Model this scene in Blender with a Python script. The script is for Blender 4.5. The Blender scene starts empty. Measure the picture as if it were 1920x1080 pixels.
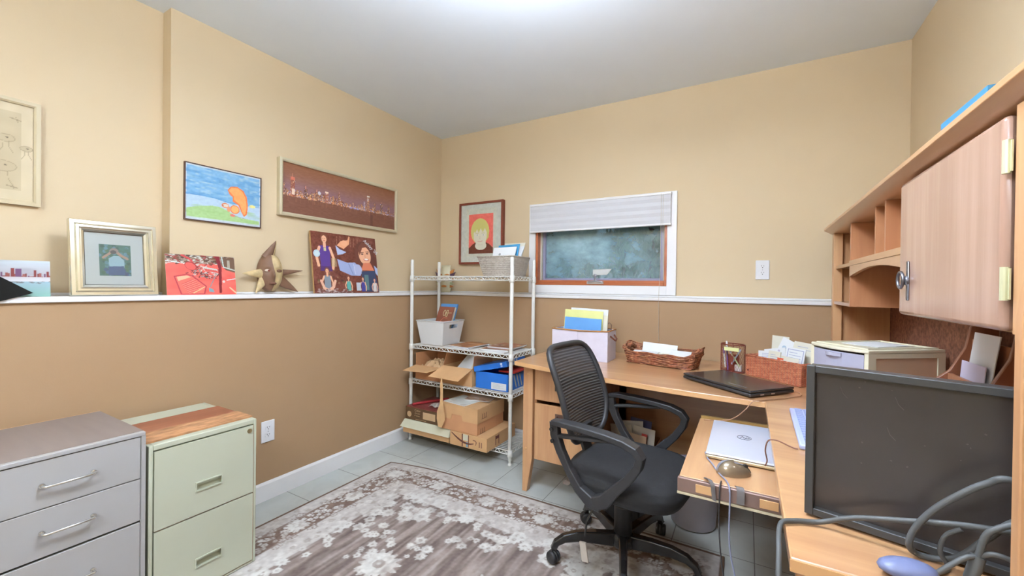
import bpy, bmesh, math, random
import numpy as np
from mathutils import Vector, Matrix
R = math.radians
sin, cos, pi = math.sin, math.cos, math.pi
C = bpy.context.scene.collection
rnd = random.Random(7)
nrs = np.random.RandomState(11)

# ------------------------------------------------------------------ materials
def lin(c):
    return tuple(((v/255/12.92) if v/255 <= .04045 else ((v/255+.055)/1.055)**2.4) for v in c)

def newmat(name):
    m = bpy.data.materials.new(name); m.use_nodes = True
    nt = m.node_tree
    return m, nt, nt.nodes['Principled BSDF']

def mat(name, col, rough=.5, metal=0., var=.05, scale=14., bump=0., bscale=120., spec=.5, trans=0., coat=0., alpha=1., stretch=(1, 1, 1)):
    """plain surface: colour (sRGB 0..255) gently mottled by noise, optional bump"""
    m, nt, b = newmat(name)
    N, Lk = nt.nodes, nt.links
    c = lin(col)
    tc = N.new('ShaderNodeTexCoord'); mp = N.new('ShaderNodeMapping'); mp.inputs['Scale'].default_value = stretch
    Lk.new(tc.outputs['Object'], mp.inputs['Vector'])
    nz = N.new('ShaderNodeTexNoise'); nz.inputs['Scale'].default_value = scale; nz.inputs['Detail'].default_value = 4
    Lk.new(mp.outputs['Vector'], nz.inputs['Vector'])
    cr = N.new('ShaderNodeValToRGB')
    cr.color_ramp.elements[0].position = .3; cr.color_ramp.elements[1].position = .7
    cr.color_ramp.elements[0].color = tuple(v*(1-var) for v in c)+(1,)
    cr.color_ramp.elements[1].color = tuple(min(1, v*(1+var)) for v in c)+(1,)
    Lk.new(nz.outputs['Fac'], cr.inputs['Fac']); Lk.new(cr.outputs['Color'], b.inputs['Base Color'])
    b.inputs['Roughness'].default_value = rough; b.inputs['Metallic'].default_value = metal
    b.inputs['Specular IOR Level'].default_value = spec
    b.inputs['Transmission Weight'].default_value = trans
    b.inputs['Coat Weight'].default_value = coat; b.inputs['Coat Roughness'].default_value = .15
    b.inputs['Alpha'].default_value = alpha
    if bump:
        n2 = N.new('ShaderNodeTexNoise'); n2.inputs['Scale'].default_value = bscale; n2.inputs['Detail'].default_value = 3
        Lk.new(mp.outputs['Vector'], n2.inputs['Vector'])
        bp = N.new('ShaderNodeBump'); bp.inputs['Strength'].default_value = bump; bp.inputs['Distance'].default_value = .004
        Lk.new(n2.outputs['Fac'], bp.inputs['Height']); Lk.new(bp.outputs['Normal'], b.inputs['Normal'])
    return m

def wood(name, c1, c2, axis='Z', rough=.35, coat=.25, scale=1.):
    """veneer with grain running along one object axis"""
    m, nt, b = newmat(name); N, Lk = nt.nodes, nt.links
    tc = N.new('ShaderNodeTexCoord'); mp = N.new('ShaderNodeMapping')
    s = {'X': (1.2, 22, 22), 'Y': (22, 1.2, 22), 'Z': (22, 22, 1.2)}[axis]
    mp.inputs['Scale'].default_value = tuple(v*scale for v in s)
    Lk.new(tc.outputs['Object'], mp.inputs['Vector'])
    nz = N.new('ShaderNodeTexNoise'); nz.inputs['Scale'].default_value = 1.; nz.inputs['Detail'].default_value = 6; nz.inputs['Roughness'].default_value = .65
    Lk.new(mp.outputs['Vector'], nz.inputs['Vector'])
    n2 = N.new('ShaderNodeTexNoise'); n2.inputs['Scale'].default_value = .35; n2.inputs['Detail'].default_value = 2
    Lk.new(mp.outputs['Vector'], n2.inputs['Vector'])
    mx = N.new('ShaderNodeMath'); mx.operation = 'ADD'
    Lk.new(nz.outputs['Fac'], mx.inputs[0]); Lk.new(n2.outputs['Fac'], mx.inputs[1])
    cr = N.new('ShaderNodeValToRGB'); cr.color_ramp.elements[0].position = .42; cr.color_ramp.elements[1].position = .62
    hv = N.new('ShaderNodeMath'); hv.operation = 'MULTIPLY'; hv.inputs[1].default_value = .5
    Lk.new(mx.outputs[0], hv.inputs[0])
    cr.color_ramp.elements[0].color = lin(c1)+(1,); cr.color_ramp.elements[1].color = lin(c2)+(1,)
    Lk.new(hv.outputs[0], cr.inputs['Fac']); Lk.new(cr.outputs['Color'], b.inputs['Base Color'])
    b.inputs['Roughness'].default_value = rough; b.inputs['Coat Weight'].default_value = coat; b.inputs['Coat Roughness'].default_value = .2
    return m

def wicker(name, c1, c2, c3, sx=260., sz=160.):
    """woven strands: two crossed waves give colour and bump"""
    m, nt, b = newmat(name); N, Lk = nt.nodes, nt.links
    tc = N.new('ShaderNodeTexCoord'); sp = N.new('ShaderNodeSeparateXYZ'); Lk.new(tc.outputs['Object'], sp.inputs[0])
    ad = N.new('ShaderNodeMath'); ad.operation = 'ADD'; Lk.new(sp.outputs['X'], ad.inputs[0]); Lk.new(sp.outputs['Y'], ad.inputs[1])
    def wave(src, k, ph=None):
        mu = N.new('ShaderNodeMath'); mu.operation = 'MULTIPLY'; mu.inputs[1].default_value = k; Lk.new(src, mu.inputs[0])
        out = mu.outputs[0]
        if ph is not None:
            a2 = N.new('ShaderNodeMath'); a2.operation = 'ADD'; Lk.new(out, a2.inputs[0]); Lk.new(ph, a2.inputs[1]); out = a2.outputs[0]
        s = N.new('ShaderNodeMath'); s.operation = 'SINE'; Lk.new(out, s.inputs[0]); return s.outputs[0]
    wz = wave(sp.outputs['Z'], sz*2*pi/6); wx = wave(ad.outputs[0], sx*2*pi/12)
    pr = N.new('ShaderNodeMath'); pr.operation = 'MULTIPLY'; Lk.new(wz, pr.inputs[0]); Lk.new(wx, pr.inputs[1])
    nz = N.new('ShaderNodeTexNoise'); nz.inputs['Scale'].default_value = 60; nz.inputs['Detail'].default_value = 3
    Lk.new(tc.outputs['Object'], nz.inputs['Vector'])
    nm = N.new('ShaderNodeMapRange'); nm.inputs[1].default_value = .25; nm.inputs[2].default_value = .75; nm.inputs[3].default_value = .36; nm.inputs[4].default_value = .64; Lk.new(nz.outputs['Fac'], nm.inputs[0])
    sm = N.new('ShaderNodeMath'); sm.operation = 'MULTIPLY_ADD'; sm.inputs[1].default_value = .26; Lk.new(pr.outputs[0], sm.inputs[0]); Lk.new(nm.outputs[0], sm.inputs[2])
    cr = N.new('ShaderNodeValToRGB'); e = cr.color_ramp.elements
    e[0].position = .28; e[0].color = lin(c1)+(1,); e[1].position = .72; e[1].color = lin(c3)+(1,)
    k = e.new(.5); k.color = lin(c2)+(1,)
    Lk.new(sm.outputs[0], cr.inputs['Fac']); Lk.new(cr.outputs['Color'], b.inputs['Base Color'])
    bp = N.new('ShaderNodeBump'); bp.inputs['Strength'].default_value = .7; bp.inputs['Distance'].default_value = .004
    Lk.new(pr.outputs[0], bp.inputs['Height']); Lk.new(bp.outputs['Normal'], b.inputs['Normal'])
    b.inputs['Roughness'].default_value = .55
    return m

def attr_mat(name, rough=.55, coat=0., spec=.4):
    m, nt, b = newmat(name); N, Lk = nt.nodes, nt.links
    a = N.new('ShaderNodeVertexColor'); a.layer_name = 'paint'
    Lk.new(a.outputs['Color'], b.inputs['Base Color']); b.inputs['Roughness'].default_value = rough
    b.inputs['Coat Weight'].default_value = coat; b.inputs['Coat Roughness'].default_value = .05; b.inputs['Specular IOR Level'].default_value = spec
    return m

def emit_mat(name, col, st):
    m, nt, b = newmat(name)
    b.inputs['Base Color'].default_value = lin(col)+(1,)
    b.inputs['Emission Color'].default_value = lin(col)+(1,); b.inputs['Emission Strength'].default_value = st
    return m

# ------------------------------------------------------------------ mesh builder
class MB:
    def __init__(s): s.v, s.f, s.sm = [], [], []
    def add(s, vs, fs, smooth=False):
        o = len(s.v); s.v += [tuple(v) for v in vs]; s.f += [tuple(i+o for i in f) for f in fs]; s.sm += [smooth]*len(fs); return s
    def box(s, a, b, M=None):
        x0, y0, z0 = a; x1, y1, z1 = b
        vs = [(x0, y0, z0), (x1, y0, z0), (x1, y1, z0), (x0, y1, z0), (x0, y0, z1), (x1, y0, z1), (x1, y1, z1), (x0, y1, z1)]
        if M: vs = [M @ Vector(v) for v in vs]
        return s.add(vs, [(3, 2, 1, 0), (4, 5, 6, 7), (0, 1, 5, 4), (1, 2, 6, 5), (2, 3, 7, 6), (3, 0, 4, 7)])
    def cbox(s, c, d, M=None):
        return s.box([c[i]-d[i]/2 for i in range(3)], [c[i]+d[i]/2 for i in range(3)], M)
    def hexa(s, b4, t4):
        return s.add(list(b4)+list(t4), [(3, 2, 1, 0), (4, 5, 6, 7), (0, 1, 5, 4), (1, 2, 6, 5), (2, 3, 7, 6), (3, 0, 4, 7)])
    def taper(s, c0, d0, c1, d1):
        q = lambda c, d: [(c[0]-d[0]/2, c[1]-d[1]/2, c[2]), (c[0]+d[0]/2, c[1]-d[1]/2, c[2]), (c[0]+d[0]/2, c[1]+d[1]/2, c[2]), (c[0]-d[0]/2, c[1]+d[1]/2, c[2])]
        return s.hexa(q(c0, d0), q(c1, d1))
    def prism(s, poly, axis, a, b, M=None):
        """extrude 2-D polygon along an axis between a and b; poly in the two other axes in order"""
        n = len(poly)
        def P(p, t):
            v = {'x': (t, p[0], p[1]), 'y': (p[0], t, p[1]), 'z': (p[0], p[1], t)}[axis]
            return M @ Vector(v) if M else v
        vs = [P(p, a) for p in poly]+[P(p, b) for p in poly]
        return s.add(vs, [tuple(range(n))[::-1], tuple(range(n, 2*n))]+[(i, (i+1) % n, n+(i+1) % n, n+i) for i in range(n)])
    def tube(s, pts, r, n=8, cap=True, closed=False):
        pts = [Vector(p) for p in pts]; m = len(pts); rr = r if isinstance(r, (list, tuple)) else [r]*m
        rings = []; up = None
        for i, p in enumerate(pts):
            if closed: t = (pts[(i+1) % m]-pts[i-1])
            else: t = pts[min(i+1, m-1)]-pts[max(i-1, 0)]
            t.normalize()
            if up is None:
                up = Vector((0, 0, 1)) if abs(t.z) < .9 else Vector((1, 0, 0))
            x = up.cross(t)
            if x.length < 1e-6: x = Vector((1, 0, 0)).cross(t)
            x.normalize(); y = t.cross(x); up = y
            rings.append([p+(x*cos(2*pi*k/n)+y*sin(2*pi*k/n))*rr[i] for k in range(n)])
        vs = [v for ring in rings for v in ring]; fs = []
        for i in range(m if closed else m-1):
            a, b = i*n, ((i+1) % m)*n
            fs += [(a+k, a+(k+1) % n, b+(k+1) % n, b+k) for k in range(n)]
        s.add(vs, fs, True)
        if cap and not closed: s.add(rings[0], [tuple(range(n))[::-1]]); s.add(rings[-1], [tuple(range(n))])
        return s
    def ribbon(s, pts, w, t, up):
        """flat bar swept along pts: width w across, thickness t"""
        pts = [Vector(p) for p in pts]; up = Vector(up); rings = []
        ww = w if isinstance(w, (list, tuple)) else [w]*len(pts)
        tt = t if isinstance(t, (list, tuple)) else [t]*len(pts)
        for i, p in enumerate(pts):
            d = (pts[min(i+1, len(pts)-1)]-pts[max(i-1, 0)]).normalized()
            nrm = up.cross(d).normalized()
            a, b = up*ww[i]/2, nrm*tt[i]/2
            rings.append([p-a-b, p+a-b, p+a+b, p-a+b])
        for i in range(len(pts)-1):
            A, B = rings[i], rings[i+1]
            s.add(A+B, [(k, (k+1) % 4, 4+(k+1) % 4, 4+k) for k in range(4)], False)
        s.add(rings[0], [(3, 2, 1, 0)]); s.add(rings[-1], [(0, 1, 2, 3)]); return s
    def lathe(s, prof, c=(0, 0, 0), n=32, M=None, smooth=True):
        vs = []
        for r_, z in prof:
            for k in range(n):
                v = Vector((r_*cos(2*pi*k/n), r_*sin(2*pi*k/n), z))
                vs.append((M @ v if M else v)+Vector(c))
        fs = []
        for i in range(len(prof)-1):
            a, b = i*n, (i+1)*n
            fs += [(a+k, a+(k+1) % n, b+(k+1) % n, b+k) for k in range(n)]
        return s.add(vs, fs, smooth)
    def cyl(s, c, r_, h, n=24, M=None):
        return s.lathe([(0.0001, 0), (r_, 0), (r_, h), (0.0001, h)], c, n, M, False)
    def ell(s, c, d, n=20, m=12, M=None):
        vs = []
        for i in range(m+1):
            th = pi*i/m
            for k in range(n):
                v = Vector((d[0]*sin(th)*cos(2*pi*k/n), d[1]*sin(th)*sin(2*pi*k/n), d[2]*cos(th)))
                vs.append((M @ v if M else v)+Vector(c))
        fs = []
        for i in range(m):
            a, b = i*n, (i+1)*n
            fs += [(a+k, b+k, b+(k+1) % n, a+(k+1) % n) for k in range(n)]
        return s.add(vs, fs, True)
    def quad(s, a, b, c, d): return s.add([a, b, c, d], [(0, 1, 2, 3)])
    def grid(s, fn, nu, nv, smooth=True):
        vs = [fn(i/nu, j/nv) for j in range(nv+1) for i in range(nu+1)]
        fs = [(j*(nu+1)+i, j*(nu+1)+i+1, (j+1)*(nu+1)+i+1, (j+1)*(nu+1)+i) for j in range(nv) for i in range(nu)]
        return s.add(vs, fs, smooth)
    def xf(s, M):
        s.v = [tuple(M @ Vector(v)) for v in s.v]; return s

WM = {}                                        # world matrices of things, known before the depsgraph runs
def place(loc=(0, 0, 0), rz=0., rx=0., ry=0.):
    return Matrix.Translation(loc) @ Matrix.Rotation(rz, 4, 'Z') @ Matrix.Rotation(ry, 4, 'Y') @ Matrix.Rotation(rx, 4, 'X')

def tag(o, label=None, cat=None, group=None, kind=None):
    if label: o['label'] = label
    if cat: o['category'] = cat
    if group: o['group'] = group
    if kind: o['kind'] = kind
    return o

def thing(name, label, cat, loc=(0, 0, 0), rz=0., group=None, M=None):
    o = bpy.data.objects.new(name, None); C.objects.link(o)
    o.empty_display_size = .05
    M = M if M is not None else place(loc, rz)
    o.matrix_world = M; WM[o.name] = M
    return tag(o, label, cat, group)

def obj(name, mb, m, parent=None, world=True, bevel=0., seg=2, sub=0, solid=0., weld=False, origin=None):
    """link a builder as ONE mesh object. world=True: vertices are world coordinates"""
    me = bpy.data.meshes.new(name)
    off = None
    if parent is None:
        if origin is None:
            xs = [v[0] for v in mb.v]; ys = [v[1] for v in mb.v]; zs = [v[2] for v in mb.v]
            origin = ((min(xs)+max(xs))/2, (min(ys)+max(ys))/2, min(zs))
        Mi = Matrix.Translation(origin)
    else: Mi = WM[parent.name]
    vs = mb.v
    if world:
        inv = Mi.inverted(); vs = [tuple(inv @ Vector(v)) for v in vs]
    me.from_pydata(vs, [], mb.f); me.validate(); 
    if len(me.polygons) == len(mb.sm): me.polygons.foreach_set('use_smooth', mb.sm)
    if weld:
        bm = bmesh.new(); bm.from_mesh(me); bmesh.ops.remove_doubles(bm, verts=bm.verts, dist=1e-5); bmesh.ops.recalc_face_normals(bm, faces=bm.faces); bm.to_mesh(me); bm.free()
    me.materials.append(m)
    o = bpy.data.objects.new(name, me); C.objects.link(o)
    if parent is None:
        o.matrix_world = Mi; WM[o.name] = Mi
    else:
        o.parent = parent; WM[o.name] = WM[parent.name]
    if solid:
        md = o.modifiers.new('solid', 'SOLIDIFY'); md.thickness = solid; md.offset = 0
    if bevel:
        md = o.modifiers.new('bevel', 'BEVEL'); md.width = bevel; md.segments = seg; md.limit_method = 'ANGLE'; md.angle_limit = R(35)
        md.harden_normals = False
        for p in me.polygons: p.use_smooth = True
        try: me.set_sharp_from_angle(angle=R(40))
        except Exception: pass
    if sub:
        md = o.modifiers.new('sub', 'SUBSURF'); md.levels = sub; md.render_levels = sub
        for p in me.polygons: p.use_smooth = True
    return o

def struct(name, mb, m, parent=None, **k):
    o = obj(name, mb, m, parent, **k)
    if parent is None: o['kind'] = 'structure'
    return o

def copy_thing(root, M, label, group=None):
    """copy of a thing with its parts and sub-parts"""
    c = root.copy(); C.objects.link(c); c.matrix_world = M; WM[c.name] = M; c['label'] = label
    if group: c['group'] = group
    for ch in list(root.children):
        d = ch.copy(); C.objects.link(d); d.parent = c
        for g in list(ch.children):
            e = g.copy(); C.objects.link(e); e.parent = d
    return c

def text_mb(txt, size, M, depth=.0006, shear=0., align='CENTER'):
    cu = bpy.data.curves.new('lettering', 'FONT'); cu.body = txt; cu.size = size; cu.align_x = align; cu.align_y = 'CENTER'; cu.extrude = depth; cu.shear = shear; cu.resolution_u = 3
    o = bpy.data.objects.new('lettering', cu); C.objects.link(o)
    dg = bpy.context.evaluated_depsgraph_get(); dg.update()
    me = bpy.data.meshes.new_from_object(o.evaluated_get(dg))
    mb = MB(); mb.add([M @ v.co for v in me.vertices], [tuple(p.vertices) for p in me.polygons])
    bpy.data.objects.remove(o); bpy.data.curves.remove(cu); bpy.data.meshes.remove(me)
    return mb

def face_M(o, u, v):
    """matrix taking (x right, y up, z out) onto a surface at o with unit right u and up v"""
    u = Vector(u).normalized(); v = Vector(v).normalized(); w = u.cross(v)
    return Matrix(((u.x, v.x, w.x, o[0]), (u.y, v.y, w.y, o[1]), (u.z, v.z, w.z, o[2]), (0, 0, 0, 1)))

# ------------------------------------------------------------------ little painter for pictures and the rug
class Cv:
    def __init__(s, w, h, c=(255, 255, 255)):
        s.w, s.h = w, h; s.a = np.zeros((h, w, 3)); s.a[:] = c
        s.Y, s.X = np.mgrid[0:h, 0:w]; s.U = (s.X+.5)/w; s.V = (s.Y+.5)/h; s.as_ = w/h
    def put(s, mask, c, k=1.):
        m = (mask*k)[..., None] if mask.dtype != bool else (mask.astype(float)*k)[..., None]
        s.a = s.a*(1-m)+np.array(c, float)*m; return s
    def rect(s, u0, v0, u1, v1, c, k=1.): return s.put((s.U >= u0) & (s.U < u1) & (s.V >= v0) & (s.V < v1), c, k)
    def ell(s, u, v, ru, rv, c, k=1., ang=0., soft=0.):
        du, dv = (s.U-u)*s.as_, s.V-v; ru = ru*s.as_
        x = du*cos(ang)+dv*sin(ang); y = -du*sin(ang)+dv*cos(ang)
        d = np.sqrt((x/ru)**2+(y/rv)**2)
        m = np.clip((1-d)/soft, 0, 1) if soft else (d < 1)
        return s.put(m, c, k)
    def poly(s, pts, c, k=1.):
        ins = np.zeros(s.U.shape, bool); n = len(pts)
        for i in range(n):
            (x0, y0), (x1, y1) = pts[i], pts[(i+1) % n]
            if y0 == y1: continue
            cr = ((s.V >= min(y0, y1)) & (s.V < max(y0, y1))) & (s.U < x0+(s.V-y0)*(x1-x0)/(y1-y0))
            ins ^= cr
        return s.put(ins, c, k)
    def line(s, pts, w, c, k=1.):
        m = np.zeros(s.U.shape, bool)
        for (x0, y0), (x1, y1) in zip(pts[:-1], pts[1:]):
            ax, ay, bx, by = x0*s.as_, y0, x1*s.as_, y1
            px, py = s.U*s.as_, s.V; L = (bx-ax)**2+(by-ay)**2+1e-12
            t = np.clip(((px-ax)*(bx-ax)+(py-ay)*(by-ay))/L, 0, 1)
            m |= np.hypot(px-ax-t*(bx-ax), py-ay-t*(by-ay)) < w
        return s.put(m, c, k)
    def grad(s, v0, v1, c0, c1):
        t = np.clip((s.V-v0)/(v1-v0), 0, 1); m = (s.V >= v0) & (s.V < v1)
        s.a[m] = (np.array(c0)*(1-t[..., None])+np.array(c1)*t[..., None])[m]; return s
    def noise(s, cu, cv, seed=0):
        g = np.random.RandomState(seed).rand(cv+2, cu+2)
        x, y = s.U*cu, s.V*cv; i, j = x.astype(int), y.astype(int); fx, fy = x-i, y-j
        fx = fx*fx*(3-2*fx); fy = fy*fy*(3-2*fy)
        return (g[j, i]*(1-fx)+g[j, i+1]*fx)*(1-fy)+(g[j+1, i]*(1-fx)+g[j+1, i+1]*fx)*fy
    def mottle(s, cu, cv, amt, seed=0):
        s.a = np.clip(s.a+((s.noise(cu, cv, seed)-.5)*2*amt)[..., None], 0, 255); return s

def paint_mesh(name, cv, fn, m, parent, world=True):
    """a sheet whose vertices carry the painted colours; fn(u,v)->point, v runs downward"""
    h, w = cv.h, cv.w
    me = bpy.data.meshes.new(name)
    inv = WM[parent.name].inverted() if (parent and world) else Matrix.Identity(4)
    co = [tuple(inv @ Vector(fn((i)/(w-1), (j)/(h-1)))) for j in range(h) for i in range(w)]
    idx = np.arange(h*w).reshape(h, w)
    fs = np.stack([idx[1:, :-1], idx[1:, 1:], idx[:-1, 1:], idx[:-1, :-1]], -1).reshape(-1, 4)
    me.from_pydata(co, [], fs.tolist())
    a = np.clip(cv.a, 0, 255)/255; l = np.where(a <= .04045, a/12.92, ((a+.055)/1.055)**2.4)
    at = me.color_attributes.new('paint', 'FLOAT_COLOR', 'POINT')
    at.data.foreach_set('color', np.concatenate([l.reshape(-1, 3), np.ones((h*w, 1))], 1).astype(np.float32).ravel())
    me.materials.append(m)
    o = bpy.data.objects.new(name, me); C.objects.link(o)
    if parent: o.parent = parent; WM[o.name] = WM[parent.name]
    else: WM[o.name] = Matrix.Identity(4)
    return o

# ------------------------------------------------------------------ camera (fitted to the photograph's vanishing points)
F, YAW, PIT, ROL, H = 769.28, -.5213467, -.0060358, .0126858, 1.1897
fw = Vector((sin(YAW)*cos(PIT), cos(YAW)*cos(PIT), sin(PIT))); rt = Vector((cos(YAW), -sin(YAW), 0)); up = rt.cross(fw)
rt, up = rt*cos(ROL)+up*sin(ROL), -rt*sin(ROL)+up*cos(ROL)
cam = bpy.data.cameras.new('camera'); cam.sensor_width = 36; cam.lens = F/1920*36; cam.clip_start = .02
co = bpy.data.objects.new('camera', cam); C.objects.link(co)
co.matrix_world = Matrix(((rt.x, up.x, -fw.x, 0), (rt.y, up.y, -fw.y, 0), (rt.z, up.z, -fw.z, H), (0, 0, 0, 1)))
bpy.context.scene.camera = co
vs_ = bpy.context.scene.view_settings
vs_.view_transform = 'Standard'; vs_.look = 'None'; vs_.gamma = 1; vs_.use_curve_mapping = False; vs_.exposure = 0.61
# ================================================================== the room
XL, XLo, YJ, YB, XR, ZC = -2.358, -2.441, .870, 2.828, .709, 2.471
LX, LY, RX = -2.272, 2.730, .625                 # lower walls stand proud of the upper ones
YF = -1.75                                       # wall behind the camera
M_UP = mat('paint tan', (212, 191, 157), .62, var=.012, scale=3, bump=.06, bscale=260, spec=.3)
M_LO = mat('paint brown', (172, 141, 107), .6, var=.015, scale=3, bump=.06, bscale=260, spec=.3)
M_CE = mat('ceiling white', (230, 238, 246), .8, var=.01, scale=4, bump=.05, bscale=200, spec=.2)
M_TR = mat('trim white', (232, 231, 231), .4, var=.01, spec=.4)
def tile_mat():
    m, nt, b = newmat('floor tile'); N, Lk = nt.nodes, nt.links
    tc = N.new('ShaderNodeTexCoord'); mp = N.new('ShaderNodeMapping'); mp.inputs['Location'].default_value = (1.98, -1.39, 0)
    Lk.new(tc.outputs['Object'], mp.inputs['Vector'])
    br = N.new('ShaderNodeTexBrick'); br.offset = 0; br.inputs['Scale'].default_value = 1
    br.inputs['Brick Width'].default_value = .337; br.inputs['Row Height'].default_value = .337
    br.inputs['Mortar Size'].default_value = .0022; br.inputs['Mortar Smooth'].default_value = .1
    br.inputs['Color1'].default_value = lin((194, 198, 192))+(1,); br.inputs['Color2'].default_value = lin((186, 190, 185))+(1,); br.inputs['Mortar'].default_value = lin((120, 118, 114))+(1,)
    Lk.new(mp.outputs['Vector'], br.inputs['Vector'])
    nz = N.new('ShaderNodeTexNoise'); nz.inputs['Scale'].default_value = 5; nz.inputs['Detail'].default_value = 6; nz.inputs['Distortion'].default_value = 1.2
    Lk.new(tc.outputs['Object'], nz.inputs['Vector'])
    mx = N.new('ShaderNodeMix'); mx.data_type = 'RGBA'; mx.blend_type = 'MULTIPLY'; mx.inputs['Factor'].default_value = .35
    cr = N.new('ShaderNodeValToRGB'); cr.color_ramp.elements[0].color = (.72, .72, .7, 1); cr.color_ramp.elements[1].color = (1, 1, 1, 1); cr.color_ramp.elements[0].position = .35; cr.color_ramp.elements[1].position = .6
    Lk.new(nz.outputs['Fac'], cr.inputs['Fac']); Lk.new(br.outputs['Color'], mx.inputs[6]); Lk.new(cr.outputs['Color'], mx.inputs[7])
    Lk.new(mx.outputs[2], b.inputs['Base Color']); b.inputs['Roughness'].default_value = .32
    bp = N.new('ShaderNodeBump'); bp.inputs['Strength'].default_value = .4; bp.inputs['Distance'].default_value = .002; bp.invert = True
    Lk.new(br.outputs['Fac'], bp.inputs['Height']); Lk.new(bp.outputs['Normal'], b.inputs['Normal'])
    return m
M_FL = tile_mat()
struct('floor', MB().box((-2.6, YF-.1, -.1), (.9, 3.0, 0)), M_FL, origin=(0, 0, 0))
struct('ceiling', MB().box((-2.6, YF-.1, ZC), (.9, 3.0, ZC+.1)), M_CE)
# left: recessed bay, then the wall that steps forward, both standing on the ledge
struct('wall_left', MB().prism([(XLo-.12, YF), (XLo, YF), (XLo, YJ), (XL, YJ), (XL, YB+.15), (XLo-.12, YB+.15)], 'z', 1.10, ZC), M_UP)
struct('wall_left_lower', MB().box((-2.56, YF, 0), (LX, YB+.15, 1.1035)), M_LO)
# back wall with the window opening
OX0, OX1, OZ0, OZ1 = -1.415, -.458, 1.198, 1.775
w = MB(); y1 = YB+.14
w.box((XL, YB, 1.10), (OX0, y1, ZC)); w.box((OX1, YB, 1.10), (XR+.12, y1, ZC)); w.box((OX0, YB, 1.10), (OX1, y1, OZ0)); w.box((OX0, YB, OZ1), (OX1, y1, ZC))
struct('wall_back', w, M_UP)
struct('wall_back_lower', MB().box((LX, LY, 0), (XR+.12, YB+.14, 1.1035)), M_LO)
struct('wall_right', MB().box((XR, YF, 1.10), (XR+.12, YB, ZC)), M_UP)
struct('wall_right_lower', MB().box((RX, YF, 0), (XR+.12, LY, 1.1035)), M_LO)
struct('wall_front', MB().box((-2.56, YF-.1, 0), (XR+.12, YF, ZC)), M_UP)
# ledge boards capping the lower walls, with a small back strip
def ledge(name, a, b, sa, sb):
    m = MB().box(a, b); m.box(sa, sb); return struct(name, m, M_TR, bevel=.003)
ledge('trim_1', (XLo+.002, YF, 1.1037), (-2.258, 2.828, 1.1257), (XLo+.002, YF, 1.1257), (XLo+.014, YJ, 1.137))
struct('trim_2', MB().box((XL+.001, YJ+.001, 1.1259), (XL+.013, YB-.002, 1.137)), M_TR, bevel=.003)
ledge('trim_3', (-2.258, 2.7175, 1.1037), (RX-.012, YB-.002, 1.1257), (-2.345, YB-.014, 1.1259), (XR-.002, YB-.002, 1.137))
ledge('trim_4', (RX-.012, YF, 1.1037), (XR-.001, 2.7, 1.1257), (XR-.013, YF, 1.1259), (XR-.001, 2.7, 1.137))
prof = [(0, 0), (.012, 0), (.012, .088), (.006, .1), (0, .1)]
struct('baseboard_left', MB().prism([(LX+.0005+p, z+.0005) for p, z in prof], 'y', YF+.01, LY-.013), M_TR)
struct('baseboard_back', MB().prism([(LY-.0005-p, z+.0005) for p, z in prof], 'x', LX+.0005, RX-.001), M_TR)

# window: casing, wood liner, vinyl stop, sash, hazy pane, crank
M_WOODT = wood('window wood', (168, 88, 48), (196, 112, 66), 'X', .35, .3)
M_VIN = mat('vinyl cream', (200, 196, 178), .45)
M_SASH = mat('sash lilac grey', (150, 148, 172), .4)
M_MET = mat('brushed metal', (190, 190, 196), .28, metal=1., var=.03)
def ring(mb, x0, x1, z0, z1, t, y0, y1):
    mb.box((x0, y0, z0), (x0+t, y1, z1)); mb.box((x1-t, y0, z0), (x1, y1, z1)); mb.box((x0+t, y0, z0), (x1-t, y1, z0+t)); mb.box((x0+t, y0, z1-t), (x1-t, y1, z1)); return mb
wn = thing('window_1', None, None, (-.935, YB, 1.13)); wn['kind'] = 'structure'
cs = MB(); cx0, cx1, cz0, cz1 = -1.466, -.400, 1.138, 1.813
cs.box((cx0, 2.808, cz0), (OX0, YB-.0005, cz1)); cs.box((OX1, 2.808, cz0), (cx1, YB-.0005, cz1)); cs.box((OX0, 2.808, cz0), (OX1, YB-.0005, OZ0)); cs.box((OX0, 2.808, OZ1), (OX1, YB-.0005, cz1))
struct('window_casing', cs, M_TR, wn, bevel=.002)
struct('window_liner', ring(MB(), OX0+.001, OX1-.001, OZ0+.001, OZ1-.001, .017, 2.822, 2.96).box((OX0+.018, 2.83, OZ0+.018), (OX1-.018, 2.865, OZ0+.036)), M_WOODT, wn, bevel=.0015)
struct('window_stop', ring(MB(), OX0+.018, OX1-.018, OZ0+.018, OZ1-.018, .014, 2.866, 2.955), M_VIN, wn, bevel=.001)
struct('window_sash', ring(MB(), OX0+.032, OX1-.032, OZ0+.032, OZ1-.032, .02, 2.885, 2.93), M_SASH, wn, bevel=.002)
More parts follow.
